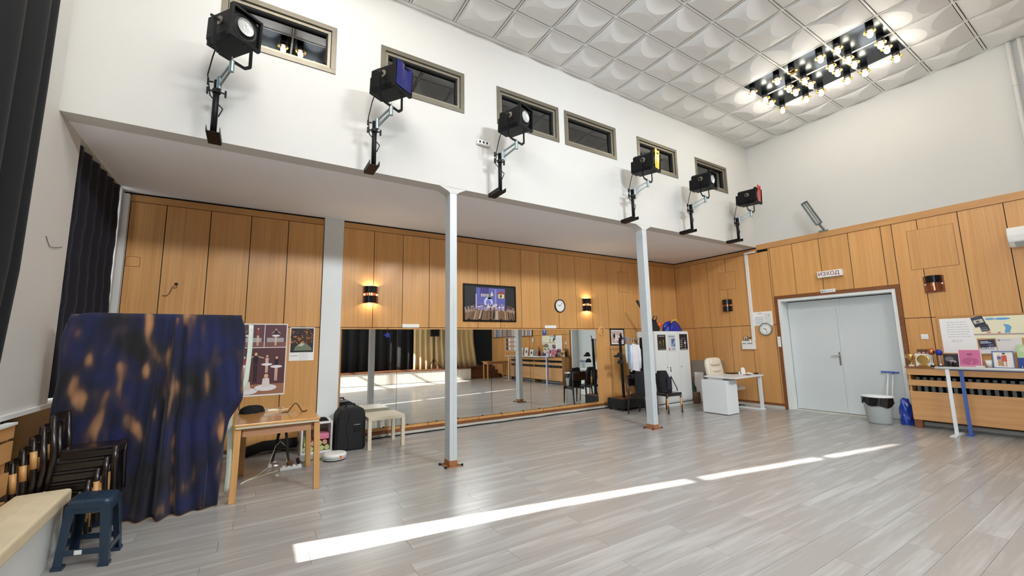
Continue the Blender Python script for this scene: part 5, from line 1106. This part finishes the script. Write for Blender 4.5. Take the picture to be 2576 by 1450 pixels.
t = thing('broom', 'second white-handled broom leaning on the door behind the bin', 'broom', (9.56, 2.86, 0)); q = MB(); q.cyl((9.56, 2.865, .0), (9.845, 2.835, .815), .012, n=10); q.build('handle', 'white_plastic', t, smooth=True); q = MB(); q.cyl((9.84, 2.836, .80), (9.85, 2.835, .83), .017, n=10); q.build('grip', 'blue_paint', t)
# ---------------------------------------------------------------- radiator and cover on the right wall
RX = 9.255
t = thing('radiator_cover', 'wooden radiator cover with open slots along the right wall', 'radiator cover', (9.43, 1.2, 0)); RY0, RY1 = -.98, 2.485
for (z0, z1) in ((.845, .955), (.672, .765), (.13, .582)):
    for (a, c) in ((RY0, .72), (.727, RY1)): q = MB(); q.box(RX, RX+.022, a, c, z0, z1); q.build('board', 'rad_wood', t, bevel=.002)
q = MB(); q.box(RX-.02, XR-.02, RY0, RY1+.015, .956, .978); q.build('top_board', 'brown_trim', t, bevel=.002)
for y in (RY1-.03, .71, RY0): q = MB(); q.box(RX+.023, XR-.02, y, y+.028, 0, .955); q.build('end_board', 'trim_wood', t)
for y in (RY1-.10, RY0+.02): q = MB(); q.box(RX+.001, RX+.02, y, y+.09, 0, .128); q.build('foot', 'brown_trim', t)
for (a, c) in ((RY0+.03, .70), (.745, RY1-.035)): q = MB(); q.box(XR-.05, XR-.024, a, c, .1, .95); q.build('shade_sheet', 'void_black', t)  # black sheet added behind the fins, standing in for shade in the slots
rad = thing('radiator', 'grey ribbed radiator inside the wooden cover on the right wall', 'radiator', (9.43, 1.2, .1)); mat('rad_grey', (122, 122, 116), .5)
q = MB(); q.box(-.02, .02, -.02, .02, -.33, .33); fin = q.mesh('fin', 'rad_grey')
for k in range(34): put(fin, 'fin', rad, (RX+.16, 2.40-.085*k, .47)) if not (.68 < 2.40-.085*k < .77) else None
for z in (.2, .74): q = MB(); q.cyl((RX+.2, RY0+.1, z), (RX+.2, .68, z), .02, n=8); q.build('header_pipe', 'rad_grey', rad); q = MB(); q.cyl((RX+.2, .77, z), (RX+.2, RY1-.07, z), .02, n=8); q.build('header_pipe', 'rad_grey', rad)
# ballet barres in front of it
def barre(x, yb, z, m, lab, y_end, fx):
    t = thing('ballet_barre', lab, 'barre', (x, yb, 0), 0, 'freestanding ballet barres')
    q = MB(); q.cyl((x, yb+.13, z), (x, y_end, z), .02, n=12); q.build('rail', m, t, smooth=True)
    for y in (yb, y_end+.3):
        q = MB(); q.box(x-.008, x+.008, y-.022, y+.022, .012, z-.005); q.build('upright', m, t, bevel=.002)
        q = MB(); q.prism([(x-fx*.45, y-.035), (x+fx*.55, y-.035), (x+fx*.55, y+.035), (x-fx*.45, y+.035)], (0, 0, 0), (1, 0, 0), (0, 1, 0), (0, 0, .012)); q.build('base_plate', m, t, bevel=.002)
barre(8.97, 1.945, .985, 'white_gloss', 'white freestanding ballet barre in front of the radiator cover', -.95, .45)
barre(9.12, 1.83, .962, 'blue_paint', 'blue freestanding ballet barre behind the white one', -.72, .30)
# ---------------------------------------------------------------- on the radiator shelf
TS = .9782
def cup(x, y, s, lab, body, ball=None):
    t = thing('trophy', lab, 'trophy', (x, y, TS), 0, 'trophies on the radiator shelf')
    q = MB(); q.box(x-.03*s, x+.03*s, y-.03*s, y+.03*s, TS, TS+.025*s); q.build('plinth', 'white_plastic' if body == 'gold' else 'black_gloss', t, bevel=.002)
    if ball is None:
        q = MB(); q.lathe([(.012*s, .025*s), (.02*s, .04*s), (.006*s, .06*s), (.007*s, .085*s), (.03*s, .11*s), (.042*s, .15*s), (.045*s, .20*s), (.04*s, .20*s), (.036*s, .15*s)], (x, y, TS), 18); q.build('cup', body, t, smooth=True)
        for sg in (-1, 1): q = MB(); q.tube([(x, y+sg*.04*s, TS+.185*s), (x, y+sg*.068*s, TS+.18*s), (x, y+sg*.06*s, TS+.14*s), (x, y+sg*.03*s, TS+.115*s)], .004*s, 6); q.build('handle', body, t, smooth=True)
    else:
        q = MB(); q.lathe([(.028*s, .025*s), (.012*s, .045*s), (.008*s, .07*s), (.014*s, .12*s), (.009*s, .18*s), (.016*s, .215*s)], (x, y, TS), 14); q.build('stem', 'chrome', t, smooth=True)
        q = MB(); q.lathe([(.001, .20*s), (.03*s, .205*s), (.047*s, .235*s), (.045*s, .275*s), (.02*s, .305*s), (.001, .31*s)], (x, y, TS), 18); q.build('bowl', ball, t, smooth=True)
cup(9.38, 2.445, 1.0, 'small gold trophy cup at the door end of the radiator shelf', 'gold')
cup(9.40, 2.19, .95, 'slender trophy with copper bowl on the radiator shelf', 'chrome', 'copper')
cup(9.40, 2.10, .9, 'slender trophy with blue bowl on the radiator shelf', 'chrome', 'blue_vinyl')
t = thing('award_plate', 'engraved round award plate in a white box frame on the radiator shelf', 'award', (9.42, 2.31, TS)); P, w = fr((9.46, 2.305, TS+.105), NR)
q = MB(); wbox(q, P, -.10, .10, -.104, .10, 0, .03); q.build('case', 'white_plastic', t, bevel=.003); M = Matrix(((0, 0, -1, 0), (-1, 0, 0, 0), (0, 1, 0, 0), (0, 0, 0, 1)))
q = MB(); q.lathe([(.001, .034), (.045, .036), (.06, .034), (.078, .037), (.08, .031)], P(0, .005, 0), 28, M=M); q.build('plate', 'gold', t, smooth=True)
q = MB(); wbox(q, P, -.055, .055, -.105, -.075, .03, .075); q.build('foot', 'gold', t, bevel=.003)
for k in range(3):
    y = 2.375-.055*k; t = thing('award_box', 'small dark boxed award standing behind the engraved plate, %s of three' % ('left', 'middle', 'right')[k], 'award', (9.55, y, TS), 0, 'boxed awards on the radiator shelf'); P, w = fr((9.58, y, TS+.14), NR)
    q = MB(); wbox(q, P, -.025, .025, -.14, .135, 0, .02); q.build('box', 'plain_brown', t, bevel=.002); prints('print', [(rect(.15, .78, .85, .84), (226, 190, 190), 0), (rect(.1, .1, .9, .7), (40, 24, 30), 0)], P(-.025, -.14, .0205), w*.05, (0, 0, .27), t)
t = thing('teacup', 'black cup standing before a dark picture on the radiator shelf', 'cup', (9.40, 2.0, TS)); q = MB(); q.lathe([(.001, 0), (.06, 0), (.06, .008), (.03, .014), (.028, .03), (.045, .085), (.042, .085), (.026, .035), (.001, .03)], (9.39, 1.985, TS), 20); q.build('bowl', 'black_gloss', t, smooth=True); q = MB(); q.tube([(9.39, 1.945, TS+.07), (9.39, 1.92, TS+.065), (9.39, 1.925, TS+.04), (9.39, 1.95, TS+.035)], .005, 6); q.build('handle', 'black_gloss', t)
def card(name, lab, cat, y, z, w_, h_, sh, x=9.50, lean=.12, frame_m=None, txt=()):
    t = thing(name, lab, cat, (x, y, z)); q = MB(); o = Vector((x, y+w_/2, z+.001)); u = Vector((0, -w_, 0)); v = Vector((lean*h_, 0, h_)); n_ = u.cross(v).normalized()
    q.prism([(0, 0), (1, 0), (1, 1), (0, 1)], o, u, v, -n_*.006); q.build('board', 'paper', t)
    prints('print', sh, o, u, v, t)
    if frame_m:
        q = MB(); f = .045
        for r in (rect(0, 0, 1, f), rect(0, 1-f, 1, 1), rect(0, f, f, 1-f), rect(1-f, f, 1, 1-f)): q.prism(r, o+n_*.001, u, v, n_*.01)
        q.build('frame', frame_m, t)
    for body, sz, a, b_, m in txt: text('lettering', body, sz, o+u*a+v*b_+n_*.003, u, v, m, t, .0003)
    return t
card('photo_print', 'dark framed picture leaning behind the black cup', 'picture', 2.0, TS, .17, .2, [(rect(0, 0, 1, 1), (50, 44, 48), 0), (ell(.4, .6, .3, .2), (120, 112, 116), 1), (ell(.6, .4, .25, .12), (190, 184, 186), 2)], x=9.50)
card('pink_artwork', 'pink painted card leaning on the radiator shelf', 'picture', 1.775, TS, .245, .275, [(rect(.03, .03, .97, .97), (208, 112, 156), 0), (ell(.5, .72, .14, .08), (168, 84, 124), 1), (ell(.5, .35, .35, .2), (188, 92, 140), 1), (rect(.03, .03, .97, .12), (222, 150, 180), 1), ([(.5, .2), (.6, .35), (.62, .33), (.53, .2)], (226, 170, 190), 2)], x=9.42)
card('framed_drawing', 'blue-framed drawing of two figures leaning on the radiator shelf', 'picture', 1.435, TS, .215, .25, [(rect(0, 0, 1, 1), (240, 238, 232), 0), (rect(.42, .4, .66, .75), (206, 92, 66), 1), (ell(.54, .82, .07, .06), (214, 170, 140), 2), (ell(.54, .86, .08, .04), (50, 50, 84), 3), (rect(.44, .1, .5, .4), (210, 160, 130), 1), (rect(.58, .1, .64, .4), (210, 160, 130), 1), (rect(.22, .5, .4, .7), (110, 104, 150), 1), (ell(.3, .76, .06, .05), (216, 190, 170), 2), (rect(.24, .14, .46, .48), (196, 150, 120), 1)], x=9.41, frame_m='blue_paint')
card('portrait_painting', 'painting of a woman in blue leaning at the right edge of the shelf', 'picture', 1.16, TS, .30, .34, [(rect(0, 0, 1, 1), (186, 214, 160), 0), (ell(.25, .8, .16, .12), (214, 226, 190), 1), (rect(0, 0, 1, .45), (38, 74, 160), 1), (ell(.58, .55, .26, .3), (176, 110, 72), 2), (ell(.6, .55, .2, .24), (244, 226, 210), 3), (ell(.6, .8, .16, .07), (50, 60, 120), 4), (ell(.52, .58, .035, .015), (70, 60, 60), 4), (ell(.68, .58, .035, .015), (70, 60, 60), 4), (ell(.6, .45, .03, .01), (196, 100, 90), 4), ([(.2, 0), (.35, .3), (.85, .3), (1, 0)], (30, 60, 150), 4)]+[(rect(.1+.1*k, .02, .13+.1*k, .09), (226, 234, 240), 5) for k in range(8)], x=9.50)
q = MB(); q.box(9.36, 9.42, 1.62, 1.715, TS, TS+.03); tag(q.build('white_box', 'white_plastic', bevel=.004), 'flat white box on the radiator shelf before the pink card', 'box')
t = thing('paper_cup', 'white paper cup on the radiator shelf between pink card and drawing', 'cup', (9.45, 1.585, TS)); q = MB(); q.lathe([(.001, 0), (.03, 0), (.042, .11), (.038, .11), (.028, .006)], (9.46, 1.585, TS), 18); q.build('wall', 'paper', t, smooth=True); q = MB(); q.lathe([(.040, .108), (.0435, .11), (.043, .115), (.039, .114)], (9.46, 1.585, TS), 18); q.build('rim', 'paper', t)
# notice board with papers
t = thing('notice_board', 'wide notice board covered with papers on the right wall', 'notice board', (XR, 1.5, 1.18)); P, w = fr((XR, 1.45, 1.475), NR)
q = MB(); wbox(q, P, -.66, .66, -.30, .30, .001, .012); q.build('board', 'leg_wood', t); frame(P, 1.34, .62, .02, .018, 'trim_wood', t)
PXY = lambda y, z, c=.0125: Vector((XR-c, y, z))
def sheet(lab, y0, y1, z0, z1, sh, c=.0125, tilt=0, txt=()):
    t = thing('paper_sheet', lab, 'paper', (XR-c, (y0+y1)/2, z0), 0, 'papers on the notice board'); P, w = fr((XR, (y0+y1)/2, (z0+z1)/2), NR); W_, H_ = y1-y0, z1-z0; ct, st_ = math.cos(tilt), math.sin(tilt)
    P2 = lambda a, b_, d=0: P(a*ct-b_*st_, a*st_+b_*ct, d); q = MB(); wbox(q, P2, -W_/2, W_/2, -H_/2, H_/2, c, c+.001); q.build('sheet', 'paper', t)
    u = P2(1, 0)-P2(0, 0); v = P2(0, 1)-P2(0, 0); prints('print', sh, P2(-W_/2, -H_/2, c+.0012), u*W_, v*H_, t, gap=.0004)
    for body, sz, a, b_, m in txt: text('lettering', body, sz, P2(a*W_-W_/2, b_*H_-H_/2, c+.003), u, v, m, t, .0003)
rn = random.Random(12)
def lines(n, x0=.18, x1=.85, y0=.4, y1=.88, c=(120, 120, 150)):
    o = []
    for k in range(n):
        y = y1-(y1-y0)*k/n; x = x0+.04*rn.random()
        while x < x1-.05: l = .04+.1*rn.random(); o.append((rect(x, y, min(x+l, x1), y+.008), c, 0)); x += l+.025
    return o
sheet('large white sheet with handwritten lines at the left of the notice board', 1.70, 2.085, 1.195, 1.745, [(rect(0, 0, 1, 1), (240, 240, 240), 0)]+[(a, b_, 1) for a, b_, _ in lines(7)+lines(2, .25, .6, .28, .36)], .013)
sheet('cream paper with crayon drawing of a blue figure on the notice board', .84, 1.72, 1.42, 1.755, [(rect(0, 0, 1, 1), (238, 234, 204), 0), (rect(0, .15, 1, .21), (176, 150, 150), 1), (ell(.22, .88, .06, .05), (120, 170, 214), 1), (ell(.36, .87, .09, .05), (96, 160, 220), 1), ([(.36, .24), (.42, .24), (.45, .5), (.42, .6), (.36, .64), (.38, .45)], (110, 170, 214), 2), (rect(.37, .15, .385, .25), (200, 160, 170), 2), (rect(.41, .15, .425, .25), (200, 160, 170), 2), (ell(.18, .27, .03, .05), (214, 160, 130), 2), (ell(.3, .25, .02, .04), (214, 130, 120), 2), (rect(.6, .6, .85, .61), (170, 180, 160), 1), (rect(.62, .5, .8, .51), (170, 180, 160), 1)], .0135)
sheet('dark photograph of a stage pinned at the top of the notice board', 1.585, 1.715, 1.60, 1.76, [(rect(0, 0, 1, 1), (46, 48, 66), 0), (rect(.1, .35, .9, .7), (206, 200, 190), 1), (rect(.3, .4, .6, .6), (110, 96, 84), 2), (rect(.1, .75, .8, .95), (70, 72, 92), 1)], .016, .25)
sheet('small white card and dark flyer pinned below the stage photograph', 1.55, 1.64, 1.53, 1.63, [(rect(0, 0, 1, 1), (60, 64, 76), 0), (rect(.1, .2, .8, .28), (190, 190, 200), 1), (rect(.1, .5, .7, .56), (150, 150, 160), 1)], .019, .2)
sheet('diploma with dark photographic top pinned at the middle of the notice board', 1.51, 1.68, 1.06+.13, 1.40, [(rect(0, 0, 1, .45), (226, 226, 232), 0), (rect(0, .45, 1, 1), (44, 46, 72), 0), (rect(.1, .84, .6, .89), (214, 216, 226), 1), (rect(.1, .74, .75, .79), (214, 216, 226), 1), (ell(.7, .58, .2, .1), (90, 92, 120), 1)], .016, .06, [('DIPLO', .05, .45, .36, 'ink_dark')])
sheet('pale printed certificate pinned on the right of the notice board', 1.25, 1.50, 1.21, 1.42, [(rect(0, 0, 1, 1), (228, 226, 224), 0), (rect(.06, .8, .16, .9), (120, 130, 190), 1), (rect(.2, .84, .6, .87), (120, 124, 150), 1)], .015)
sheet('dark flyer with white lines at the right edge of the notice board', 1.02, 1.20, 1.33, 1.44, [(rect(0, 0, 1, 1), (44, 42, 60), 0)]+[(rect(.1, .2+.25*k, .9, .28+.25*k), (224, 224, 230), 1) for k in range(3)], .019, -.1)
# ---------------------------------------------------------------- the stage side of the hall, seen in the mirrors
def cur_s(x0, x1, y, z0, z1, n, amp):
    return lambda u, v: (x0+(x1-x0)*u, y+amp*math.sin(u*n)*(1-.3*v)+amp*.4*math.sin(u*n*.37+1+v), z0+(z1-z0)*v)
curtain('stage_curtain', 'black stage curtain at the window end of the stage, seen in the first mirrors', 'black_cloth', cur_s(XL+.05, 2.1, -2.95, .505, 5.2, 60, .07), 160, 8, group='stage curtains')
curtain('stage_curtain', 'black stage curtain beside the beige one, seen in the second mirror', 'black_cloth', cur_s(2.1, 5.75, -2.9, .505, 5.2, 62, .07), 160, 8, group='stage curtains')
curtain('stage_curtain', 'beige stage curtain behind the loudspeakers, seen in the mirrors', 'beige_cloth', lambda u, v: (5.62+(2.75+.35*max(0, .25-v)*2)*u, -2.62+.06*math.sin(u*74)*(1-.3*v), .505+4.7*v+.12*max(0, u-.8)*(1-v)), 170, 14, group='stage curtains')
def pa(x, y, lab):
    z = .501
    t = thing('loudspeaker', lab, 'loudspeaker', (x, y, z), 0, 'loudspeakers on the stage')
    q = MB(); q.cyl((x, y, z+.12), (x, y, z+1.33), .018, n=10); q.build('pole', 'black_metal', t)
    for k in range(3):
        a = 2*PI*k/3+.5; q = MB(); q.bar((x, y, z+.42), (x+.36*math.cos(a), y+.2*math.sin(a), z+.012), .02, .02); q.build('leg', 'black_metal', t); q = MB(); q.bar((x, y, z+.14), (x+.22*math.cos(a), y+.122*math.sin(a), z+.17), .012, .012); q.build('strut', 'black_metal', t)
    q = MB(); q.prism([(-.19, -.13), (.19, -.13), (.13, .13), (-.13, .13)], (x, y, z+1.33), (1, 0, 0), (0, -1, 0), (0, 0, .62)); q.build('cabinet', 'black_matte', t, bevel=.01)
    q = MB(); q.box(x-.16, x+.16, y+.131, y+.137, z+1.37, z+1.9); q.build('grille', 'black_metal', t)
pa(6.37, -2.28, 'black loudspeaker on tripod at the front of the stage, left one in the mirror'); pa(7.12, -2.28, 'black loudspeaker on tripod at the front of the stage, right one in the mirror')
# narrow wooden console by the steps
t = thing('console_table', 'slim brown wooden console table by the right wall, seen in the mirror', 'table', (9.0, -1.75, 0))
q = MB(); q.box(8.45, 9.55, -2.05, -1.55, .72, .75); q.build('top', 'table_wood', t, bevel=.004); q = MB(); q.box(8.5, 9.5, -2.0, -1.6, .62, .72); q.build('apron', 'apron_wood', t)
for x in (8.5, 9.46):
    for y in (-2.0, -1.64): q = MB(); q.box(x, x+.045, y, y+.045, 0, .62); q.build('leg', 'leg_wood', t)
# right wall behind the camera
t = thing('wall_painting', 'wide grey-blue abstract painting on the right wall, seen in the mirror', 'painting', (XR, -1.35, 1.76)); P, w = fr((XR, -1.4, 2.2), NR)
q = MB(); wbox(q, P, -1.6, 1.6, -.44, .44, .001, .03); q.build('canvas', 'white_plastic', t); rn = random.Random(2); sh = [(rect(0, 0, 1, 1), (170, 176, 182), 0)]
for k in range(26): x = k/26; sh.append(([(x, 0), (x+.02+.03*rn.random(), 0), (x+.04*rn.random(), 1), (x-.01, 1)], rn.choice([(214, 210, 204), (140, 150, 164), (176, 140, 112), (110, 116, 128), (196, 180, 160)]), 1+k % 3))
prints('print', sh, P(-1.58, -.42, .0305), w*3.16, (0, 0, .84), t); frame(P, 3.2, .88, .03, .036, 'plain_brown', t)
t = thing('cork_board', 'cork board with pinned papers on the right wall, seen in the mirror', 'board', (XR, -1.5, 1.16)); P, w = fr((XR, -1.48, 1.46), NR); q = MB(); wbox(q, P, -.45, .45, -.29, .29, .001, .014); q.build('cork', 'apron_wood', t); frame(P, .92, .6, .015, .02, 'white_plastic', t)
prints('print', [(rect(.05+.24*(k % 4), .06+.32*(k//4), .22+.24*(k % 4), .3+.32*(k//4)), ((240, 238, 234), (70, 70, 80), (240, 240, 238), (200, 190, 180))[k*7 % 4], 0) for k in range(12)], P(-.45, -.29, .0145), w*.9, (0, 0, .58), t)
poster('banner', 'blue poster high on the right wall, seen in the mirror', (XR-.0005, 1.0, 1.96), NR, .24, .42, [(rect(0, 0, 1, 1), (40, 84, 176), 0), (ell(.5, .55, .25, .3), (150, 180, 220), 1)])
t = thing('fire_extinguisher', 'small white dispenser on the right wall, seen in the mirror', 'dispenser', (XR, .28, 1.45)); q = MB(); q.box(XR-.07, XR-.001, .24, .32, 1.5, 1.68); q.build('body', 'white_plastic', t, bevel=.015); q = MB(); q.box(XR-.072, XR-.06, .25, .31, 1.52, 1.56); q.build('lever', 'grey_plastic', t)
t.name = 'wall_dispenser'
for k, (y, lab) in enumerate(((-.05, 'white framed certificate with a dark portrait on the shelf, seen in the mirror'), (-.42, 'white framed drawing of a dancer on the shelf, seen in the mirror'), (.32, 'white framed circular print on the shelf, seen in the mirror'), (.62, 'grey stone-like plaque on the shelf, seen in the mirror'))):
    card('framed_certificate', lab, 'picture', y, TS, .26, .33 if k < 2 else .26, [(rect(0, 0, 1, 1), (236, 236, 230) if k < 3 else (150, 146, 134), 0), (ell(.5, .5, .2, .22), ((90, 80, 70), (206, 180, 90), (60, 60, 70), (120, 116, 106))[k], 1)], x=9.44, frame_m='white_plastic' if k < 3 else None)
t = thing('vase', 'dark red tall bottle on the shelf, seen in the mirror', 'bottle', (9.44, .86, TS)); q = MB(); q.lathe([(.001, 0), (.045, 0), (.05, .15), (.02, .24), (.018, .34), (.012, .345)], (9.44, .86, TS), 16); q.build('body', 'ink_red', t, smooth=True); q = MB(); q.lathe([(.02, .33), (.02, .37), (.001, .37)], (9.44, .86, TS), 12); q.build('stopper', 'gold', t)
# plug strip on the third spotlight's mount and stray safety wire on the second
t = thing('plug_strip', 'white plug strip tied behind the third spotlight', 'plug strip', (2.62, YF-.05, 4.18)); q = MB(); q.box(2.50, 2.68, YF-.05, YF-.002, 4.24, 4.30); q.build('body', 'white_plastic', t, bevel=.005)
for k in range(3): q = MB(); q.box(2.52+.055*k, 2.545+.055*k, YF-.054, YF-.05, 4.255, 4.285); q.build('socket', 'black_matte', t)

# ribbon star hung on the mirror ledge, small alarm box on the door frame
xo = atY(975, 850, YM-.02).x
t = thing('hanging_star', 'blue ribbon star on a red cord hanging before the second mirror', 'ornament', (xo, YM-.02, 1.66))
q = MB(); q.cyl((xo, YM-.012, 1.685), (xo, YM-.012, 1.775), .003, n=6); q.box(xo-.006, xo+.006, YM-.014, YM+.0, 1.769, 1.775); q.build('cord', 'ink_red', t)
q = MB()
for k in range(5):
    a = PI/2+2*PI*k/5+.25; q.prism([(0, .0), (.016, .022), (.0, .05+.012*(k % 2)), (-.016, .022)], (xo, YM-.02, 1.655), (math.sin(a), 0, -math.cos(a)), (math.cos(a), 0, math.sin(a)), (0, .008, 0))
q.build('star', 'blue_vinyl', t)
t = thing('alarm_box', 'small white alarm box on the left side of the door frame', 'alarm', (XR-.02, 4.53, 1.35)); q = MB(); q.box(XR-.045, XR-.017, 4.545, 4.60, 1.30, 1.52); q.build('case', 'white_plastic', t, bevel=.004); q = MB(); q.box(XR-.047, XR-.045, 4.565, 4.58, 1.46, 1.48); q.build('indicator', 'grey_plastic', t)
